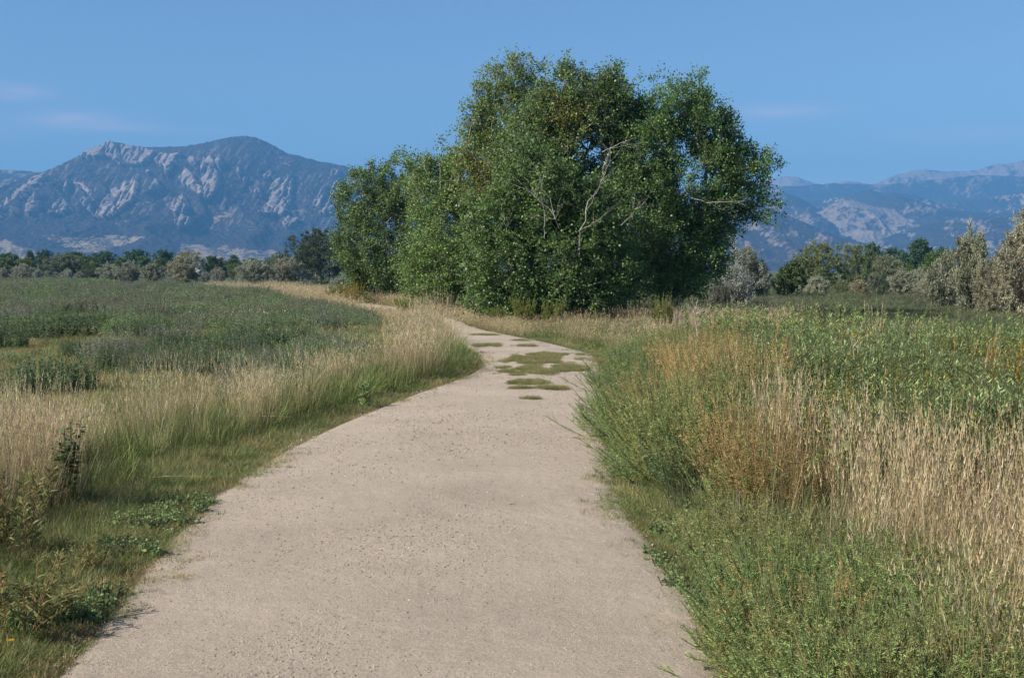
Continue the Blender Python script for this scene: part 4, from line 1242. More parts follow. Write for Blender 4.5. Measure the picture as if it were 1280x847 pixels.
# ------------------------------------------------------------------ scattering
def scatter(name, P, scale, protos, idx, mat, tilt=0.12, label=None):
    """one object of many tufts: its own points instanced by geometry nodes"""
    n = len(P)
    me = bpy.data.meshes.new(name)
    me.vertices.add(n)
    me.vertices.foreach_set('co', P.astype(np.float32).ravel())
    rot = np.stack([rng.standard_normal(n) * tilt, rng.standard_normal(n) * tilt, rng.random(n) * 6.283], 1)
    a = me.attributes.new('rot', 'FLOAT_VECTOR', 'POINT')
    a.data.foreach_set('vector', rot.astype(np.float32).ravel())
    sc = scale if np.ndim(scale) == 2 else np.stack([scale] * 3, 1)
    a = me.attributes.new('siz', 'FLOAT_VECTOR', 'POINT')
    a.data.foreach_set('vector', sc.astype(np.float32).ravel())
    a = me.attributes.new('kin', 'INT', 'POINT')
    a.data.foreach_set('value', np.asarray(idx).astype(np.int32))
    me.materials.append(mat)
    o = bpy.data.objects.new(name, me)
    C.objects.link(o)
    g = bpy.data.node_groups.new(name, 'GeometryNodeTree')
    g.interface.new_socket('Geometry', in_out='INPUT', socket_type='NodeSocketGeometry')
    g.interface.new_socket('Geometry', in_out='OUTPUT', socket_type='NodeSocketGeometry')
    gi, go = g.nodes.new('NodeGroupInput'), g.nodes.new('NodeGroupOutput')
    jn = g.nodes.new('GeometryNodeJoinGeometry')
    def attr(nm, ty):
        k = g.nodes.new('GeometryNodeInputNamedAttribute')
        k.data_type = ty
        k.inputs['Name'].default_value = nm
        return [s for s in k.outputs if s.enabled and s.name == 'Attribute'][0]
    ro, sz, ki = attr('rot', 'FLOAT_VECTOR'), attr('siz', 'FLOAT_VECTOR'), attr('kin', 'INT')
    er = g.nodes.new('FunctionNodeEulerToRotation')
    g.links.new(ro, er.inputs[0])
    for k, po in enumerate(protos):
        oi = g.nodes.new('GeometryNodeObjectInfo')
        oi.inputs['Object'].default_value = po
        oi.inputs['As Instance'].default_value = False
        cmp_ = g.nodes.new('FunctionNodeCompare')
        cmp_.data_type = 'INT'
        cmp_.operation = 'EQUAL'
        ins = [s for s in cmp_.inputs if s.enabled]
        g.links.new(ki, ins[0])
        ins[1].default_value = k
        ip = g.nodes.new('GeometryNodeInstanceOnPoints')
        g.links.new(gi.outputs[0], ip.inputs['Points'])
        g.links.new(cmp_.outputs['Result'], ip.inputs['Selection'])
        g.links.new(oi.outputs['Geometry'], ip.inputs['Instance'])
        g.links.new(er.outputs[0], ip.inputs['Rotation'])
        g.links.new(sz, ip.inputs['Scale'])
        g.links.new(ip.outputs[0], jn.inputs[0])
    g.links.new(jn.outputs[0], go.inputs[0])
    md = o.modifiers.new('scatter', 'NODES')
    md.node_group = g
    tag(o, kind='stuff')
    return o

def cands(n, x0, x1, y0, y1, log=True, wide=1.12):
    """candidate ground points between depths y0..y1 inside the view (a little wider), denser near"""
    a, b = (x0 - 480 if x0 <= -100 else x0), (x1 + 520 if x1 >= 1300 else x1)      # some way past the picture's edges
    n = int(n * (b - a) / (x1 - x0))
    x0, x1 = a, b
    if log:
        y = np.exp(np.log(y0) + (np.log(y1) - np.log(y0)) * rng.random(n))
    else:
        y = y0 + (y1 - y0) * rng.random(n)
    l, r = (x0 - 640) / FPX, (x1 - 640) / FPX
    x = y * (l + (r - l) * rng.random(n))
    return np.stack([x, y], 1)

def ground(P):
    return np.c_[P, gz(P[:, 0], P[:, 1]) - 0.005]

def on_path(P):
    return (sL(P) < 0) & (sR(P) < 0)

def choose(n, w):
    w = np.asarray(w, float)
    if w.ndim == 1:
        return rng.choice(len(w), n, p=w / w.sum())
    c = np.cumsum(w, 1)
    return (rng.random((n, 1)) * c[:, -1:] > c).sum(1)

def patchy(P, w, seed, fx=0.9, fy=0.6, k=9.0):
    """sharpen a mix of kinds into patches, each kind following its own noise"""
    f = np.stack([np.exp(k * (fbm(P[:, 0] * fx + 13 * i, P[:, 1] * fy + 7 * i, seed + i, 3) - 0.5) * 2) for i in range(w.shape[1])], 1)
    return w * f

# --- short turf along both edges of the path
P = cands(60000, -260, 1540, 4.2, 62)
dl, dr = sL(P), sR(P)
edge = 0.62 * (fbm(P[:, 0] * 1.7, P[:, 1] * 1.7, 61, 4) - 0.46) - 0.09
y = P[:, 1]
wl = np.interp(y, [4, 7, 12, 16, 24, 30, 60], [1.7, 1.45, 1.1, 0.85, 0.8, 0.7, 0.6])
wr = np.interp(y, [4, 6, 9, 11, 20, 26, 34, 60], [1.3, 1.6, 1.2, 0.5, 0.6, 1.6, 1.5, 0.9])
kl = (dl > edge - 0.04) & (dl < wl + 0.25) & (dr < 0)
kr = (dr > edge - 0.04) & (dr < wr + 0.25) & (dl < 0)
k = kl | kr
P, dl, dr, kl, y = P[k], dl[k], dr[k], kl[k], y[k]
dd = np.where(kl, dl, dr)
keep = rng.random(len(P)) < np.clip((y / 9.0) ** 1.0, 0.55, 1.0)
P, dd, kl, y = P[keep], dd[keep], kl[keep], y[keep]
n1 = fbm(P[:, 0] * 0.7, P[:, 1] * 0.7, 63, 3)
br = np.clip((0.55 - dd) * 2.2, 0, 1) * np.clip((n1 - 0.40) * 6, 0.05, 1) * np.where(kl, 1.3, 0.7)
w = np.stack([0.9 + 0 * br, 0.6 + 0.5 * (~kl), 2.0 * br + 0.12, 0.45 + 0 * br, 0.14 * np.clip(dd * 2 - 0.4, 0, 1.2)], 1)
scl = np.clip(y / 11, 0.85, 2.2) * (0.75 + 0.5 * rng.random(len(P)))
low = np.clip(0.45 + dd * 0.9, 0.45, 1.0)
scatter('verge_grass', ground(P), np.stack([scl, scl, np.clip(scl, 0.8, 1.2) * low], 1), turf, choose(len(P), w), M_grass)

# --- mats of creeping clover-like forbs at the near left and right edges
P = cands(2600, -120, 1300, 4.4, 9.5)
dl, dr = sL(P), sR(P)
m = fbm(P[:, 0] * 1.3, P[:, 1] * 1.3, 71, 3)
k = (((dl > 0.0) & (dl < 0.6)) | ((dr > 0.05) & (dr < 0.8))) & (m > 0.5)
P = P[k]
scatter('creeping_forbs', ground(P), 0.6 + 0.6 * rng.random(len(P)), forb, np.zeros(len(P), int), M_weed)

# --- grass islands in the middle of the path
isl = [(676, 451, 36, 7, 1), (664, 465, 32, 6, 1), (706, 462, 21, 4.5, .9), (690, 446, 26, 3.0, .8), (655, 480.5, 24, 2.6, .9), (692, 488, 14, 1.6, .9), (650, 488, 12, 1.2, .8), (655, 434, 16, 1.4, .8), (613, 433, 18, 1.8, .8), (606, 420, 14, 0.9, .8), (652, 427, 10, 0.8, .7), (617, 480, 8, .8, .6), (668, 501, 12, .8, .4)]
out = []
for (cx, cy, rx, ry, dn) in isl:
    n = int(900 * dn * rx * ry / 60) + 90
    q = rng.standard_normal((n, 2)) * np.array((0.62, 0.52))
    p = np.array([at(cx + a * rx, cy + b * ry)[:2] for a, b in q])
    out.append(p[(fbm(p[:, 0] * 5.5, p[:, 1] * 1.8, 60, 4) > 0.435 + 0.10 * (q ** 2).sum(1))])
P = np.concatenate(out)
n1 = fbm(P[:, 0] * 1.2, P[:, 1] * 1.2, 66, 3)
scatter('path_grass', np.c_[P, np.full(len(P), 0.022)], np.stack([0.55 + 0.3 * rng.random(len(P))] * 2 + [0.28 + 0.25 * rng.random(len(P))], 1), turf[:4], choose(len(P), np.stack([1 + 0 * n1, 1 + 0 * n1, np.clip((n1 - 0.42) * 14, 0.4, 3.5), 0.9 + 0 * n1], 1)), M_grass)

# --- tall dry grass along the left of the path
WLX, WLY = [4, 7, 9, 12, 14, 17, 24, 30, 60], [1.40, 1.15, 1.02, 0.95, 0.80, 0.70, 0.60, 0.40, 0.3]
P = cands(34000, -300, 700, 4.6, 60)
dl, dr = sL(P), sR(P)
y = P[:, 1]
wl = np.interp(y, WLX, WLY)
bw = np.interp(y, [4, 8, 14, 20, 27, 36, 60], [1.2, 1.4, 1.4, 1.2, 1.0, 1.0, 1.0])
jit = 0.3 * (fbm(P[:, 0] * 1.1, P[:, 1] * 1.1, 81, 3) - 0.5)
clump = fbm(P[:, 0] * 1.6, P[:, 1] * 1.2, 82, 3)
u = (dl - wl - jit) / bw
k = (u > 0) & (u < 1.25) & (dr < 0) & (rng.random(len(P)) < np.interp(y, [4, 9, 13, 18, 26, 60], [0.34, 0.50, 0.65, 0.85, 0.9, 0.6]) * np.clip(1.0 - 0.9 * u, 0.05, 1) * np.clip((clump - 0.40) * 6.0, 0.06, 1.15))
P, u, y = P[k], u[k], y[k]
n1 = fbm(P[:, 0] * 0.5, P[:, 1] * 0.5, 83, 3)
front = np.clip(1.3 - u * 2.4, 0, 1) * np.clip((y - 11) / 4, 0.12, 1) * np.clip((34 - y) / 5, 0.1, 1)
w = np.stack([1.0 - 0.6 * front, 0.9 - 0.4 * front, 0.45 * np.clip((13 - y) / 4, 0, 1) + 0.05, 0.35 * np.clip((13 - y) / 4, 0, 1) + 0.03, 0.4 + 1.3 * front], 1)
ht = np.interp(y, [4, 8, 12, 17, 24, 31, 36, 39, 60], [0.80, 0.78, 0.66, 0.70, 0.82, 0.95, 0.80, 0.34, 0.34]) * (0.38 + 1.08 * fbm(P[:, 0] * 1.3, P[:, 1] * 1.0, 85, 3)) * (0.88 + 0.24 * rng.random(len(P)))
pxx, _ = topx(np.c_[P, np.zeros(len(P))])
ht = ht * np.where((y > 27) & (pxx < 512), 0.42, 1.0)
sc = np.clip(y / 15, 0.9, 1.6)
scatter('tall_dry_grass', ground(P), np.stack([sc, sc, ht], 1), tall, choose(len(P), w), M_grass, tilt=0.09)

# green bases standing in front of the dry band where the path bends
P = cands(9000, -200, 700, 4.8, 40)
dl, dr = sL(P), sR(P)
y = P[:, 1]
wl = np.interp(y, WLX, WLY)
u = dl - wl
k = (u > -0.1) & (u < 0.75) & (dr < 0) & (rng.random(len(P)) < np.interp(y, [4, 9, 12, 16, 40], [0.08, 0.12, 0.5, 1, 1]))
P, y = P[k], y[k]
sc = np.clip(y / 14, 0.9, 1.6)
scatter('bank_grass', ground(P), np.stack([sc, sc, 0.5 + 0.4 * rng.random(len(P))], 1), blade[:2], choose(len(P), [1, 1.3]), M_grass, tilt=0.1)

# --- the weed field on the left
P = cands(52000, -330, 620, 8.0, 205)
P = P[sL(P) > 1.9]
y = P[:, 1]
lim = np.interp(y, [8, 30, 60, 90, 118, 140, 205], [9, 9, -8, -15.5, -22, -50, -60])
P = P[(P[:, 0] < lim)]
y = P[:, 1]
bare = fbm(P[:, 0] * 0.20 + 5, P[:, 1] * 0.11, 91, 4)
dens = np.clip((bare - 0.525 + np.clip((y - 26) / 110, 0, 0.4)) * 12, 0.03, 1)
k = rng.random(len(P)) < dens * np.clip(y / 24, 0.25, 1) * np.interp(y, [8, 26, 36, 46], [0.16, 0.2, 0.6, 1])
P, y, bare = P[k], y[k], bare[k]
g1 = fbm(P[:, 0] * 0.25, P[:, 1] * 0.16, 93, 3)
w = np.stack([1 + 0 * y, np.clip((g1 - 0.45) * 12, 0.15, 3), np.clip((0.55 - g1) * 10, 0.2, 1.5)], 1)
sc = np.clip(y / 26, 0.85, 3.4) * (0.7 + 0.6 * rng.random(len(P)))
hz = np.clip(y / 50, 0.80, 1.0) * (0.75 + 0.5 * rng.random(len(P))) * np.clip(0.15 + 1.8 * (fbm(P[:, 0] * 0.45, P[:, 1] * 0.22, 95, 3) - 0.04), 0.45, 1.7)
scatter('field_weeds', ground(P), np.stack([sc, sc, hz], 1), fieldw, choose(len(P), patchy(P, w, 241, 0.35, 0.14, 5.0)), M_weed)
# bushier clumps, gathered where the weeds are
P = cands(1500, -330, 600, 13, 120)
P = P[sL(P) > 2.3]
y = P[:, 1]
P = P[P[:, 0] < np.interp(y, [8, 30, 60, 90, 118, 140, 205], [9, 9, -8, -15.5, -22, -50, -60]) - 1]
y = P[:, 1]
bare = fbm(P[:, 0] * 0.20 + 5, P[:, 1] * 0.11, 91, 4)
k = rng.random(len(P)) < np.clip((bare - np.interp(y, [13, 34, 46], [0.53, 0.51, 0.46])) * 8, 0.02, 0.75)
P, y = P[k], y[k]
sc = np.clip(y / 40, 0.6, 1.8) * (0.6 + 0.6 * rng.random(len(P)))
scatter('field_weeds', ground(P), np.stack([sc, sc, (0.65 + 0.5 * rng.random(len(P))) * np.clip(y / 50, 0.9, 1.15)], 1), fieldc, choose(len(P), patchy(P, np.ones((len(P), 2)), 301, 0.3, 0.14, 4.0)), M_weed)
# low grass between the weeds
P = cands(40000, -330, 560, 7.5, 60)
P = P[(sL(P) > 1.6)]
y = P[:, 1]
g1 = fbm(P[:, 0] * 0.3, P[:, 1] * 0.2, 97, 3)
w = np.stack([0.3 + 0 * y, 0.1 + 0 * y, np.clip((0.54 - g1) * 8, 0.2, 1.6), 2.4 + 0 * y, 0.15 + 0 * y], 1)
sc = np.clip(y / 11, 0.9, 3.2) * (0.8 + 0.5 * rng.random(len(P)))
scatter('field_grass', ground(P), np.stack([sc, sc, np.clip(sc, 0.7, 1.0)], 1), turf, choose(len(P), w), M_grass)

# --- dry grass on both sides of the far bend and the strip behind the weed field
P = cands(22000, 150, 760, 32, 150)
dl, dr = sL(P), sR(P)
y = P[:, 1]
n1 = fbm(P[:, 0] * 0.35, P[:, 1] * 0.2, 101, 3)
k = (((dr > 0.35) & (dr < np.interp(y, [32, 45, 60, 80, 150], [0.5, 1.8, 2.0, 1.6, 1.6])) & (dl < 0) & (P[:, 0] < 0.4)) |
     ((dl > 0.3) & (dl < np.interp(y, [32, 45, 60, 90, 125, 150], [0.9, 1.3, 1.5, 2.0, 4.5, 4.5])) & (dr < 0))) & (n1 > 0.36)
P, y = P[k], y[k]
sc = np.clip(y / 16, 1.5, 4)
scatter('tall_dry_grass', ground(P), np.stack([sc, sc, (0.42 + 0.36 * rng.random(len(P))) * np.interp(y, [32, 52, 62, 70], [0.5, 0.5, 0.8, 1.0])], 1), tall, choose(len(P), [3, 2, 0.6, 0.4, 1.2]), M_grass, tilt=0.07)

# --- right side: kochia leaning over the path
def zone(n, y0, y1, px0=600, px1=1420):
    P = cands(n, px0, px1, y0, y1)
    return P, sR(P), sL(P)
P, dr, dl = zone(5200, 7.6, 27)
y = P[:, 1]
jit = 0.7 * (fbm(P[:, 0] * 0.8, P[:, 1] * 0.8, 111, 3) - 0.5)
lo = np.interp(y, [7.6, 9, 10.5, 13, 20, 24, 27], [1.1, 0.75, 0.32, 0.22, 0.2, 0.5, 1.5])
hi = np.interp(y, [7.6, 9, 11, 14, 20, 27], [1.1, 1.15, 1.45, 1.9, 2.3, 2.6])
k = (dr > lo) & (dr < hi + jit) & (dl < 0) & (rng.random(len(P)) < 0.34)
P, dr, y = P[k], dr[k], y[k]
q = (dr - np.interp(y, [8, 27], [0.2, 0.2])) / np.interp(y, [8, 11, 14, 20, 27], [1.1, 1.4, 1.8, 2.2, 2.6]) + 0.5 * (fbm(P[:, 0] * .9, P[:, 1] * .5, 113, 2) - 0.5)
o_ = np.exp(-((q - 0.66) / 0.22) ** 2) * np.clip((20 - y) / 6, 0, 1)
w = patchy(P, np.stack([1.2 + 0 * q, 0.42 + 0.6 * o_, 0.02 + 1.8 * o_, 0.7 + 0.8 * np.clip(0.7 - q, 0, 1)], 1), 201, 1.0, 0.7, 3.2)
ht = np.clip(np.interp(dr, [0.2, 0.7, 1.6, 3], [0.68, 1.0, 1.22, 1.28]) * np.interp(y, [8, 11, 16, 21, 27], [0.8, 1.05, 1.08, 0.85, 0.5]), 0.4, 1.45) * (0.85 + 0.3 * rng.random(len(P)))
scatter('roadside_weeds', ground(P), np.stack([0.95 + 0.4 * rng.random(len(P))] * 2 + [ht], 1), koch, choose(len(P), w), M_weed, tilt=0.14)

# --- right side: reddish dry grass band
P, dr, dl = zone(9000, 5.2, 14, 760, 1440)
y = P[:, 1]
px, py = topx(np.c_[P, np.zeros(len(P))])
n1 = fbm(P[:, 0] * 0.7, P[:, 1] * 0.7, 121, 3)
near = np.interp(P[:, 0], [0.8, 1.4, 1.9, 2.5, 3.6], [8.8, 7.8, 6.6, 5.3, 4.7]) + 1.2 * (n1 - 0.5)
far = np.interp(P[:, 0], [0.8, 1.4, 2.1, 2.8, 3.8, 6], [9.9, 10.0, 9.3, 8.0, 7.0, 6.5]) + 1.2 * (n1 - 0.5)
k = (y > near) & (y < far) & (dr > 0.9) & (dl < 0) & (rng.random(len(P)) < 0.27 * np.clip((n1 - 0.34) * 5, 0.15, 1.2) * np.interp(y - near, [0, 1.2], [0.45, 1.0]))
P, y = P[k], y[k]
ht = (0.72 + 0.5 * fbm(P[:, 0] * 1.3, P[:, 1] * 1.3, 123, 3)) * np.interp(y, [5, 7, 9, 11], [0.66, 0.84, 0.92, 0.88])
scatter('tall_dry_grass', ground(P), np.stack([0.85 + 0.3 * rng.random(len(P))] * 2 + [ht], 1), tall, choose(len(P), [1.4, 0.9, 1.6, 1.4, 0.9]), M_grass, tilt=0.09)
# thatch and arching green grass under it
P, dr, dl = zone(7000, 4.6, 13, 740, 1440)
y = P[:, 1]
n1 = fbm(P[:, 0] * 0.9, P[:, 1] * 0.9, 131, 3)
k = (dr > 0.55 + 0.5 * (n1 - 0.5)) & (dl < 0) & (rng.random(len(P)) < 0.26)
P, y, dr, n1 = P[k], y[k], dr[k], n1[k]
w = patchy(P, np.stack([1 + 0 * y, 0.8 + 0 * y, 0.7 + 1.5 * np.clip((n1 - 0.5) * 6, 0, 1), np.clip((y - 5.8) * 0.8, 0.12, 1.1) * np.clip((dr - 0.9) * 2, 0, 1)], 1), 281, 1.4, 1.4, 5.0)
scatter('bank_grass', ground(P), np.stack([0.85 + 0.3 * rng.random(len(P))] * 2 + [0.5 + 0.35 * rng.random(len(P))], 1), blade, choose(len(P), w), M_grass, tilt=0.15)
# low fine weeds in the right foreground
P, dr, dl = zone(3000, 4.3, 7.6, 780, 1440)
y = P[:, 1]
n1 = fbm(P[:, 0] * 1.1, P[:, 1] * 1.1, 141, 3)
k = (dr > 0.28 + 0.35 * (n1 - 0.5)) & (dl < 0) & (n1 + 0.10 * (7.4 - y) > 0.54) & (rng.random(len(P)) < 0.20)
P, y, dr = P[k], y[k], dr[k]
w = patchy(P, np.stack([1.7 + 0 * y, 1.7 * np.clip(dr, 0.5, 1.2), 0.10 + 0 * y, 0.22 + 0 * y], 1), 261, 1.6, 1.6, 3.0)
scatter('roadside_weeds', ground(P), np.stack([0.75 + 0.35 * rng.random(len(P))] * 2 + [0.36 + 0.26 * rng.random(len(P))], 1), koch, choose(len(P), w), M_weed, tilt=0.2)

# thin dry stalks straggling through the right foreground
P, dr, dl = zone(2600, 4.4, 7.2, 900, 1440)
n1 = fbm(P[:, 0] * 1.0, P[:, 1] * 1.0, 145, 3)
k = (dr > 0.9) & (dl < 0) & (rng.random(len(P)) < 0.10 * np.clip((n1 - 0.38) * 6, 0, 1))
P = P[k]
scatter('tall_dry_grass', ground(P), np.stack([0.8 + 0.3 * rng.random(len(P))] * 2 + [0.45 + 0.3 * rng.random(len(P))], 1), tall, choose(len(P), [1.2, 1, 1, 1, 1.2]), M_grass, tilt=0.14)

# --- right side: lush leafy weeds behind
P, dr, dl = zone(11000, 7.0, 27, 800, 1480)
y = P[:, 1]
n1 = fbm(P[:, 0] * 0.5, P[:, 1] * 0.4, 151, 3)
k = (dr > np.interp(y, [7, 8, 9, 10, 11, 14, 20, 27], [2.5, 2.0, 1.6, 1.35, 1.45, 1.8, 2.2, 2.6]) + 0.8 * (n1 - .5)) & (dl < 0) & (rng.random(len(P)) < np.interp(y, [7, 9, 14, 19, 21, 24, 27], [0.22, 0.26, 0.34, 0.36, 0.22, 0.08, 0.02]))
P, y, n1 = P[k], y[k], n1[k]
n2 = fbm(P[:, 0] * 0.8, P[:, 1] * 0.6, 153, 3)
w = patchy(P, np.stack([1.2 + 0 * y, 1.3 + 0 * y, 0.55 + 0 * y, 0.10 + 0 * y], 1), 221, 0.75, 0.45, 6.0)
ht = np.interp(y, [9, 12, 16, 21, 27], [0.80, 0.96, 1.0, 0.74, 0.4]) * (0.40 + 1.08 * n2) * (0.85 + 0.3 * rng.random(len(P)))
scatter('meadow_weeds', ground(P), np.stack([0.95 + 0.4 * rng.random(len(P))] * 2 + [ht], 1), leafy, choose(len(P), w), M_weed, tilt=0.12)
P, dr, dl = zone(5200, 9.4, 30, 800, 1480)
y = P[:, 1]
n1 = fbm(P[:, 0] * 0.5, P[:, 1] * 0.4, 157, 3)
k = (dr > 2.2) & (dl < 0) & (rng.random(len(P)) < 0.45)
P, y, n1 = P[k], y[k], n1[k]
sc = np.clip(y / 12, 1, 2)
scatter('bank_grass', ground(P), np.stack([sc, sc, (0.65 + 0.6 * rng.random(len(P))) * np.interp(y, [9, 17, 22, 30], [1, 1, 0.6, 0.45])], 1), blade[:3] + tall[2:3], choose(len(P), np.stack([1.3 + 0 * y, 0.9 + 0 * y, 0.5 + 0 * y, np.clip((n1 - 0.52) * 6, 0, 1)], 1)), M_grass)

# --- in front of the grove: mixed verge, reddish grass, green weeds
P, dr, dl = zone(12000, 23, 46, 540, 1000)
y = P[:, 1]
n1 = fbm(P[:, 0] * 0.6, P[:, 1] * 0.5, 161, 3)
k = (dr > 0.7) & (dl < 0) & (rng.random(len(P)) < 0.36) & (y < 42)
P, y, dr, n1 = P[k], y[k], dr[k], n1[k]
w = np.stack([1.6 + 0 * y, 0.8 + 0 * y, 1.1 * np.clip((n1 - 0.45) * 6, 0, 1), 0.8 + 0 * y, 0.5 * np.clip((0.5 - n1) * 6, 0, 1)], 1)
sc = np.clip(y / 16, 1.2, 2.4)
scatter('bank_grass', ground(P), np.stack([sc, sc, np.clip(0.16 + dr * 0.10, 0.2, 0.5) * (0.6 + 0.7 * rng.random(len(P)))], 1), [blade[0], blade[1], tall[2], tall[4], tall[1]], choose(len(P), w), M_grass)

# --- short meadow beyond, right
P = cands(22000, 760, 1480, 24, 95)
P = P[(sR(P) > 2.5)]
y = P[:, 1]
sc = np.clip(y / 9, 2.5, 8) * (0.8 + 0.4 * rng.random(len(P)))
g1 = fbm(P[:, 0] * 0.2, P[:, 1] * 0.1, 171, 3)
scatter('meadow_grass', ground(P), np.stack([sc, sc, 1.0 + 0.6 * rng.random(len(P))], 1), [meadow[0], meadow[1], turf[3], turf[1]], choose(len(P), np.stack([1.5 + 0 * y, 0.8 + 0 * y, np.clip((g1 - 0.54) * 3, 0, .4), 0.25 + 0 * y], 1)), M_grass)
# shadow band across the meadow, its shade put in as very dark grass
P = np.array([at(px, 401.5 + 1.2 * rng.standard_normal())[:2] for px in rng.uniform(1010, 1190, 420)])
scatter('shade_grass', ground(P), np.stack([1.6 + 0.4 * rng.random(len(P))] * 2 + [0.42 + 0.2 * rng.random(len(P))], 1), [p_blade('shade_blade', [(1, (0.03, 0.045, 0.02))], [(1, (0.045, 0.06, 0.025))], n=60)], np.zeros(len(P), int), M_grass)

# --- loose stones on the path
def p_stone(name, col, seed):
    me = bpy.data.meshes.new(name)
    import bmesh
    bm = bmesh.new()
    bmesh.ops.create_icosphere(bm, subdivisions=1, radius=1)
    r = np.random.default_rng(seed)
    for v in bm.verts:
        v.co *= 0.75 + 0.5 * r.random()
        v.co.z *= 0.6
    bm.to_mesh(me)
    bm.free()
    ca = me.color_attributes.new('Col', 'FLOAT_COLOR', 'POINT')
    for d in ca.data:
        d.color = (*col, 1)
    me.materials.append(M_stone)
    o = bpy.data.objects.new(name, me)
    PROT.objects.link(o)
    return o
M_stone = plant_mat('stone', 0.85, 0.2, 0.0, 0.3)
stones = [p_stone('stone_pale', (0.36, 0.31, 0.26), 1), p_stone('stone_grey', (0.27, 0.24, 0.21), 2), p_stone('stone_dark', (0.13, 0.11, 0.10), 3), p_stone('stone_pink', (0.36, 0.27, 0.21), 4), p_stone('stone_white', (0.55, 0.52, 0.47), 5)]
P = cands(150000, 40, 960, 4.4, 22)
dl, dr = sL(P), sR(P)
n1 = fbm(P[:, 0] * 1.1, P[:, 1] * 0.7, 181, 4)
k = (dl < 0.12) & (dr < 0.12) & (rng.random(len(P)) < np.clip((n1 - 0.30) * 2.4, 0.12, 0.95))
P = P[k]
zz = 0.012 + 0 * P[:, 0]
s = 0.0018 + 0.0062 * rng.random(len(P)) ** 3.6
s = s * np.clip(P[:, 1] / 8, 0.8, 1.6)
uu = np.clip(-dl[k] / np.maximum(-dl[k] - dr[k], 0.1), 0, 1)
zz = 0.004 + 0.03 * (1 - (2 * uu - 1) ** 2) + 0.012 * (fbm(P[:, 0] * 1.3, P[:, 1] * 1.3, 7, 4) - 0.5)
scatter('gravel', np.c_[P, zz + s * 0.15], s, stones, choose(len(P), [3, 4, 0.9, 2, 0.06]), M_stone, tilt=0.5)
# ------------------------------------------------------------------ plants one can tell apart
def weed(name, label, cat, px, py, sc, pair, group=None, rz=None, tilt=(0, 0), d=None):
    p = at(px, py) if d is None else at(px, py, d)
    p[2] = float(gz(p[0], p[1])) - 0.01
    t = thing(name, label, cat, p, rng.random() * 6.28 if rz is None else rz, group)
    t.scale = sc
    t.rotation_euler = (tilt[0], tilt[1], t.rotation_euler[2])
    for nm, me in zip(('stem', 'foliage'), pair):
        o = bpy.data.objects.new(nm, me)
        C.objects.link(o)
        o.parent = t
    return t

# dark weed clumps standing out of the field
cl = [p_stem('clump', 80, CD, (0.13, 0.14, 0.08), h=(0.3, 0.52), r=1.5, spread=0.55, leaves=56, ll=(0.045, 0.085), lw=0.021, start=0.05, up=0.6, split=True),
      p_stem('clump_grey', 80, CG, (0.15, 0.15, 0.10), h=(0.34, 0.58), r=1.4, spread=0.5, leaves=52, ll=(0.035, 0.07), lw=0.017, start=0.05, up=0.6, tipcol=[(1, (0.24, 0.25, 0.205))], tipn=0.15, split=True)]
GW = 'dark weed clumps standing out of the left field'
for (px, py, sx, sz, k, lab) in [
    (62, 424, 1.7, 1.05, 0, 'dark weed clump beside the yellowish bare patch at left, widest of the field clumps'),
    (102, 411, 1.3, 1.0, 0, 'dark green clump behind the yellowish bare patch, joined to the widest clump'),
    (3, 437, 0.9, 1.05, 0, 'dark clump cut by the left edge of the photo in the weed field'),
    (206, 411, 1.0, 1.1, 1, 'round grey-green clump with dark right side between two tan bare patches'),
    (166, 424, 0.8, 0.85, 0, 'bright green low clump in front of the tan bare patch of the field'),
    (130, 455, 0.8, 0.8, 1, 'small low dark clump alone in the middle of the pale near field'),
    (76, 492, 0.75, 1.05, 0, 'tall green clump right behind the dry grass at the left'),
    (40, 497, 0.7, 0.95, 0, 'green clump touching the left side of the tall green one behind dry grass'),
    (222, 443, 0.85, 1.05, 1, 'leafy grey clump just above the tips of the dry grass, left of centre field'),
    (326, 441, 1.0, 1.15, 0, 'big dark green clump directly behind the pale dry grass near the bend'),
    (282, 443, 0.8, 0.95, 0, 'dark green clump left of the big one behind pale dry grass'),
    (380, 407, 1.0, 1.1, 0, 'deep green clump at the right corner of the field by the dry grass'),
    (409, 415, 0.9, 1.1, 1, 'last clump at the right corner of the field, next to the path bend'),
    (341, 381, 1.2, 0.9, 0, 'fresh green patch of weeds at the right rim of the field before the dry strip'),
    (143, 400, 1.5, 1.0, 1, 'grey weed clump behind the first tan bare patch'),
    (28, 405, 1.5, 0.95, 1, 'grey-green clump at far left behind the widest dark clump'),
]: weed('weed_plant', lab, 'weed', px, py, (sx, sx, sz * 1.2), cl[k], GW)

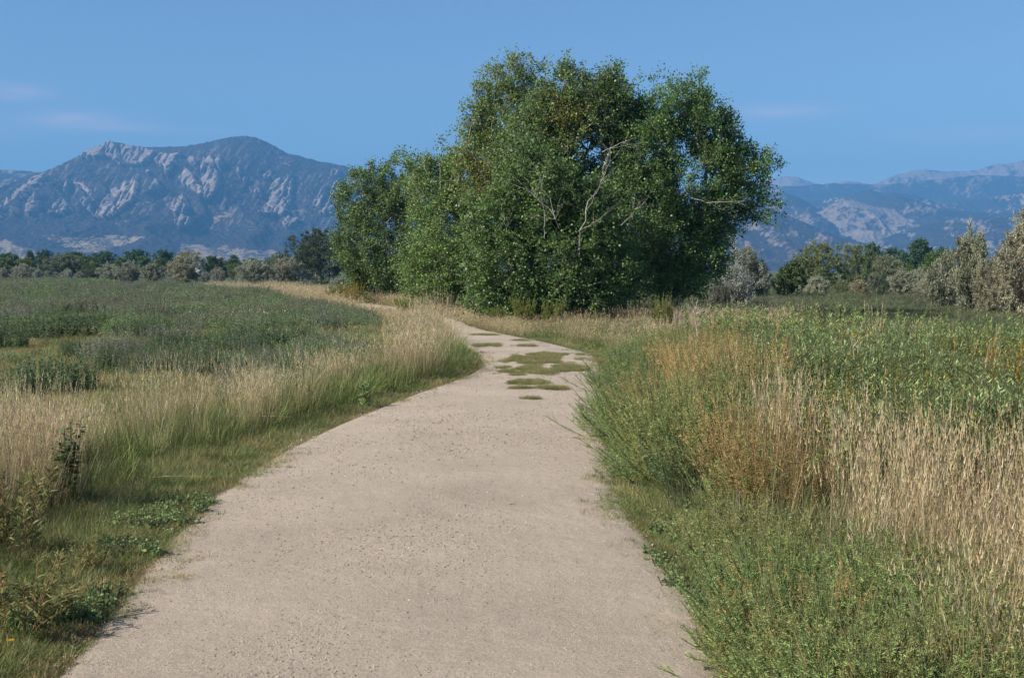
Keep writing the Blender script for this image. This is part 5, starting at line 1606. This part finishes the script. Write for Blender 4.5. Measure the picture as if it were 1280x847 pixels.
# shrubs and sprouts along the right-hand weeds
wil = p_stem('sprout', 44, [(4, (0.30, 0.39, 0.14)), (3, (0.38, 0.46, 0.19)), (2, (0.19, 0.26, 0.095))], (0.2, 0.18, 0.09), h=(0.8, 1.25), r=0.7, spread=0.5, leaves=150, ll=(0.055, 0.095), lw=0.015, start=0.15, up=1.1, split=True)
GS = 'young willow bushes among the weeds on the right'
for (px, d, sx, sz, lab) in [
    (1032, 20.5, 0.95, 0.98, 'bright green upright willow bush, tallest against the meadow'),
    (1108, 20.0, 0.85, 0.92, 'bright green willow bush in front of the dark line across the meadow'),
    (962, 21.0, 1.05, 0.92, 'pale green bush by the grove side of the meadow, left of the tallest one'),
    (985, 17.5, 0.8, 0.92, 'green bush with long shoots left of the broken diagonal stalk'),
    (1052, 16.5, 0.9, 0.95, 'bluish green bush behind the broken diagonal stalk'),
    (1180, 18.5, 0.9, 0.9, 'leafy green bush below the dark-stemmed olive tree'),
    (1248, 17.5, 0.9, 0.86, 'green bush below the tan olive tree at the right edge'),
    (905, 20.5, 0.9, 0.95, 'green bush right of the dried skeleton weed'),
    (1135, 14.5, 0.8, 0.9, 'dense green bush between the yellow-leaved shrub and the golden ones'),
]: weed('willow_bush', lab, 'shrub', px, 560, (sx * 1.2, sx * 1.2, sz * 1.08), wil, GS, d=d)
gold = p_stem('golden', 36, [(3, (0.40, 0.27, 0.05)), (3, (0.36, 0.28, 0.06)), (3, (0.22, 0.22, 0.07)), (1, (0.42, 0.22, 0.04))], (0.25, 0.18, 0.08), h=(0.5, 0.85), r=0.5, spread=0.5, leaves=90, ll=(0.03, 0.06), lw=0.014, start=0.15, up=0.9, tipcol=[(2, (0.52, 0.34, 0.03)), (1, (0.46, 0.32, 0.06))], tipn=0.3, split=True)
GG = 'golden flowering weeds on the right'
for (px, d, sx, sz, lab) in [
    (1272, 11.5, 0.8, 1.05, 'golden orange weed cut by the right edge of the photo, brightest of all'),
    (1205, 11.6, 0.6, 0.75, 'golden weed low among green leaves, left of the brightest one'),
    (1066, 15.5, 0.75, 0.95, 'orange-yellow leaved shrub at the lower tip of the broken diagonal stalk'),
    (1240, 15.5, 0.6, 0.9, 'yellow sprigged weed behind the golden orange ones'),
    (985, 14.8, 0.5, 0.85, 'pale yellow flowering weed beside the upright pale stalk'),
]: weed('golden_flower', lab, 'flower', px, 560, (sx * 1.2, sx * 1.2, sz * 1.3), gold, GG, d=d)
rab = p_stem('brush', 40, [(4, (0.24, 0.28, 0.07)), (3, (0.30, 0.33, 0.09)), (2, (0.17, 0.21, 0.05))], (0.22, 0.2, 0.1), h=(0.6, 0.95), r=0.6, spread=0.6, leaves=110, ll=(0.045, 0.075), lw=0.013, start=0.1, up=1.0, branch=2, bl=0.25, split=True)
GY = 'yellow-green brush along the foot of the grove'
for (px, py, sx, sz, lab) in [
    (690, 408, 0.85, 1.0, 'yellow-green upright brush at the foot of the bright green cottonwood'),
    (655, 406, 0.9, 1.1, 'green brush left of the yellow-green one before the bright cottonwood'),
    (622, 408, 0.7, 0.8, 'low olive brush at the path bend by the foot of the grove'),
    (829, 418, 0.75, 1.25, 'yellow-green bush with bare dark twigs beside it, right of the grove foot'),
    (505, 390, 0.9, 0.8, 'small green brush in the dry grass under the left trees of the grove'),
]: weed('brush_shrub', lab, 'shrub', px, py, (sx, sx, sz), rab, GY)
weed('brush_shrub', 'brush with a golden top at the left end of the grove by the far path', 'shrub', 442, 381, (1.5, 1.2, 1.5), gold)
weed('brush_shrub', 'dull green bush beside the golden-topped brush at the left end of the grove', 'shrub', 424, 379, (1.8, 1.4, 1.3), rab)
# bare twiggy bush
t = thing('dead_bush', 'bare grey twiggy bush right of the yellow-green bush before the grove', 'shrub', gbase(858, 415))
for nm, r0, k in (('stem', 0.014, 10), ('twig', 0.007, 16)):
    mb = MB()
    for i in range(k):
        a = rng.random() * 6.28
        limb(mb, np.array((0.1 * math.cos(a), 0.1 * math.sin(a), -0.03)), np.array((0.62 * math.cos(a), 0.5 * math.sin(a), 0.5 + 0.5 * rng.random())), r0, (0.22, 0.19, 0.17), 2)
    mb.build(nm, M_bark, t)

# dried skeleton weeds
def skeleton(label, px, d, h, lean, seeds, col=(0.50, 0.43, 0.33)):
    p = at(px, 560, d)
    p[2] = float(gz(p[0], p[1])) - 0.01
    t = thing('dried_plant', label, 'dead weed', p)
    mb = MB()
    top = np.array((lean, 0.0, h))
    limb(mb, np.zeros(3), top, 0.007, col, 0, 8)
    mb.build('stalk', M_bark, t)
    b2 = MB()
    for k in range(seeds):
        u = 0.35 + 0.6 * rng.random()
        p0 = top * u
        limb(b2, p0, p0 + np.array((rng.standard_normal() * 0.22, rng.standard_normal() * 0.15, 0.12 + 0.25 * rng.random())) * (1.3 - u), 0.004, col, 1, 4)
    b2.build('branch', M_bark, t)
    return t
skeleton('dried pale branching skeleton weed rising above the orange brush by the path', 880, 15.0, 1.42, -0.12, 9)
skeleton('second thinner dried weed with few branches, left of the tall pale skeleton', 866, 17.5, 1.28, 0.05, 6)
skeleton('straight pale dry stalk standing upright among green weeds', 1003, 12.5, 1.22, 0.0, 3, (0.44, 0.40, 0.27))
skeleton('dry pale stalk leaning left low beside the straight upright one', 990, 12.0, 0.78, -0.22, 2)
p = at(1018, 560, 12.5)
t = thing('broken_plant', 'long broken dry stalk slanting up to the right across the green weeds', 'dead weed', (p[0], p[1], 0))
for nm, A, B, r in (('stalk', (0, 0, 0.5), (0.46, 0, 1.12), 0.007), ('branch', (0.36, 0, 0.94), (0.47, 0.02, 1.13), 0.007)):
    mb = MB()
    limb(mb, np.array(A, float), np.array(B, float), r, (0.45, 0.40, 0.27), 0, 6)
    mb.build(nm, M_bark, t)
mb = MB()
limb(mb, np.array((-0.02, 0, -0.02)), np.array((0, 0, 0.52)), 0.008, (0.42, 0.37, 0.25), 0, 4)
mb.build('foot', M_bark, t)

# vine with big yellow-green leaves
t = thing('vine', 'vine with a few large bright yellow-green hanging leaves in the orange brush', 'vine', gbase(905, 545))
mb = MB()
limb(mb, np.array((0, 0, 0)), np.array((0.02, -0.25, 0.84)), 0.005, (0.25, 0.22, 0.1), 1)
mb.build('stem', M_bark, t)
for grp, zc, xc, n, cc in (('top', 0.74, 0.03, 7, (0.22, 0.34, 0.03)), ('low', 0.50, 0.0, 5, (0.36, 0.42, 0.05)), ('foot', 0.33, 0.09, 2, (0.50, 0.40, 0.04))):
    mb = MB()
    P = np.array([xc, -0.32, zc]) + rng.standard_normal((n, 3)) * np.array((0.06, 0.04, 0.035))
    leaf_quads(mb, P, np.array((0, -0.25, -1.0)) + rng.standard_normal((n, 3)) * 0.35, np.array((-0.4, -1, 0.4)) + rng.standard_normal((n, 3)) * 0.4, 0.11 + 0.04 * rng.random(n), 0.055, np.array(cc) * (0.8 + 0.4 * rng.random((n, 1))))
    mb.build('leaf_cluster', M_weed, t)

# broad-bladed clump in the right foreground
t = thing('reed_clump', 'clump of broad bright green blades in the dry grass of the right foreground', 'plant', gbase(1163, 738))
for nm, pal, n, h, cv in (('blade', [(3, (0.17, 0.235, 0.06)), (2, (0.23, 0.29, 0.08)), (1, (0.11, 0.16, 0.05))], 46, (0.25, 0.42), 0.5), ('dry_blade', [(2, (0.42, 0.27, 0.08)), (1, (0.34, 0.28, 0.12))], 9, (0.2, 0.34), 1.2)):
    mb = MB()
    P, a = disc(n, 0.16)
    L = h[0] + (h[1] - h[0]) * rng.random(n)
    c = pick(pal, n)
    blades(mb, P, a + rng.standard_normal(n) * 0.5, L, 0.013 * (0.7 + 0.6 * rng.random(n)), 0.5 * rng.random(n), cv * rng.random(n), 5, c * 0.7, c)
    mb.build(nm, M_weed, t)

# left foreground weeds
pig = p_stem('amaranth', 13, [(4, (0.21, 0.23, 0.085)), (3, (0.27, 0.26, 0.11)), (1, (0.15, 0.18, 0.06))], (0.36, 0.22, 0.12), h=(0.38, 0.62), r=0.22, spread=1.15, leaves=40, ll=(0.05, 0.10), lw=0.012, start=0.25, up=0.9, branch=2, bl=0.25, split=True)
weed('amaranth_plant', 'spreading weed with reddish stems and drooping pale green leaves at the left frame edge', 'weed', 26, 700, (1, 1, 0.95), pig)
weed('amaranth_plant', 'small dry upright weed with reddish stems at the left edge of the gravel', 'weed', 106, 715, (0.45, 0.45, 0.36), pig)
rl = p_stem('round_leaf', 8, [(3, (0.075, 0.115, 0.045)), (2, (0.10, 0.15, 0.06))], (0.12, 0.12, 0.06), h=(0.5, 0.68), r=0.14, spread=0.3, leaves=26, ll=(0.05, 0.08), lw=0.05, start=0.3, up=0.2, split=True)
weed('leafy_plant', 'dark weed with rounded leaves standing in the dry grass at left', 'weed', 84, 640, (1, 1, 1), rl)
mul = p_stem('mullein', 5, [(3, (0.22, 0.30, 0.13)), (2, (0.28, 0.36, 0.17))], (0.2, 0.25, 0.1), h=(0.22, 0.36), r=0.06, spread=0.35, leaves=26, ll=(0.07, 0.12), lw=0.035, start=0.0, up=0.6, split=True)
weed('mullein_plant', 'pale green young plant alone on the mown verge below the dry grass', 'plant', 458, 509, (1, 1, 1.05), mul)
weed('mullein_plant', 'pale green young plant in the grass of the right foreground', 'plant', 1052, 722, (0.5, 0.5, 0.5), mul)
weed('leafy_plant', 'bright leafy weed low in the left bottom corner above the single orange flower', 'weed', 20, 790, (1.2, 1.2, 0.6), pig)
t = thing('wildflower', 'single small orange-yellow flower low in the left bottom corner', 'flower', gbase(16, 830))
mb = MB()
limb(mb, np.zeros(3), np.array((0.0, -0.02, 0.14)), 0.0025, (0.12, 0.16, 0.05), 0)
mb.build('stem', M_weed, t)
mb = MB()
a = np.arange(9) * 0.698
leaf_quads(mb, np.tile(np.array((0.0, -0.02, 0.145)), (9, 1)), np.stack([np.cos(a), np.sin(a), 0.25 + 0 * a], 1), np.tile(np.array((0, 0, 1.0)), (9, 1)), 0.022, 0.010, (0.62, 0.40, 0.03))
mb.build('petal', M_weed, t)
# white blossoms in the field
t = thing('white_wildflower', 'scatter of tiny white blossoms on a weed in the field right of the bare patches', 'flower', gbase(302, 408))
mb = MB()
n = 26
P = np.stack([rng.standard_normal(n) * 0.65, rng.standard_normal(n) * 0.6, 0.42 + 0.12 * rng.random(n)], 1)
leaf_quads(mb, P, rng.standard_normal((n, 3)), rng.standard_normal((n, 3)) + np.array((0, -1, 1)), 0.04, 0.035, (0.75, 0.75, 0.72))
mb.build('blossom', M_weed, t)
mb = MB()
tubes(mb, P * np.array((0.8, 0.8, 0)), P, np.full(n, 0.003), np.full(n, 0.002), 3, (0.12, 0.14, 0.07))
mb.build('stem', M_weed, t)

# straws and twigs lying on the gravel and verge
def straw(label, px, py, L, rz, col=(0.42, 0.34, 0.22), z=0.035, r=0.003):
    p = at(px, py)
    mb = MB()
    limb(mb, np.array((-L / 2, 0, 0)), np.array((L / 2, 0, 0.006)), r, col, 0, 5, 0.012)
    o = mb.build('straw', M_bark)
    o.location = (p[0], p[1], z)
    o.rotation_euler = (0, 0, rz)
    tag(o, label, 'straw')
straw('thin pale straw lying across the middle of the gravel path', 514, 677, 0.11, 0.1)
straw('short dark twig on the gravel right of the middle of the path', 643, 636, 0.07, 0.05, (0.12, 0.09, 0.07))
straw('long bent straw lying on the left verge below the dry grass', 232, 612, 0.5, 0.05, z=0.10)
straw('dry fallen stalk leaning out of the dark foot of the dry grass near the bend', 322, 534, 0.9, -0.35, z=0.12, r=0.006)

# small dark dog far off at the end of the dry grass strip
dp = at(390, 359.5)
dg = bpy.data.meshes.new('dog')
V = [(0, 0, .38), (.22, 0, .40), (.40, 0, .44), (.50, 0, .56), (.62, 0, .55), (-.2, 0, .39), (-.34, 0, .44), (-.46, 0, .56)]
E = [(0, 1), (1, 2), (2, 3), (3, 4), (0, 5), (5, 6), (6, 7)]
rad = [.12, .13, .10, .085, .045, .11, .05, .025]
for (x, j) in ((.24, 1), (-.2, 5)):
    for sy in (-.07, .07):
        b0 = len(V)
        kx = -.05 if j == 5 else .02
        V += [(x, sy, .28), (x + kx, sy, .14), (x, sy, .01)]
        rad += [.06, .035, .03]
        E += [(j, b0), (b0, b0 + 1), (b0 + 1, b0 + 2)]
dg.from_pydata(V, E, [])
do = bpy.data.objects.new('dog', dg)
C.objects.link(do)
sm = do.modifiers.new('skin', 'SKIN')
do.modifiers.new('sub', 'SUBSURF').levels = 1
for i, r in enumerate(rad):
    dg.skin_vertices[0].data[i].radius = (r, r)
dg.skin_vertices[0].data[0].use_root = True
dg.materials.append(plain_mat('dark_fur', (0.03, 0.028, 0.034)))
do.location = (dp[0], dp[1], 0)
do.rotation_euler = (0, 0, 2.2)
tag(do, 'small dark four-legged animal far off on the dry grass before the hedge', 'animal')
eb = MB()
for sy in (-.05, .05):
    eb.add([(.47, sy - .02, .62), (.51, sy - .02, .62), (.50, sy + .02, .62), (.49, sy, .70)], np.array([(0, 1, 3), (1, 2, 3), (2, 0, 3), (0, 2, 1)]), (.04, .04, .04))
eb.build('ear', plain_mat('ear_fur', (0.35, 0.33, 0.31)), do)
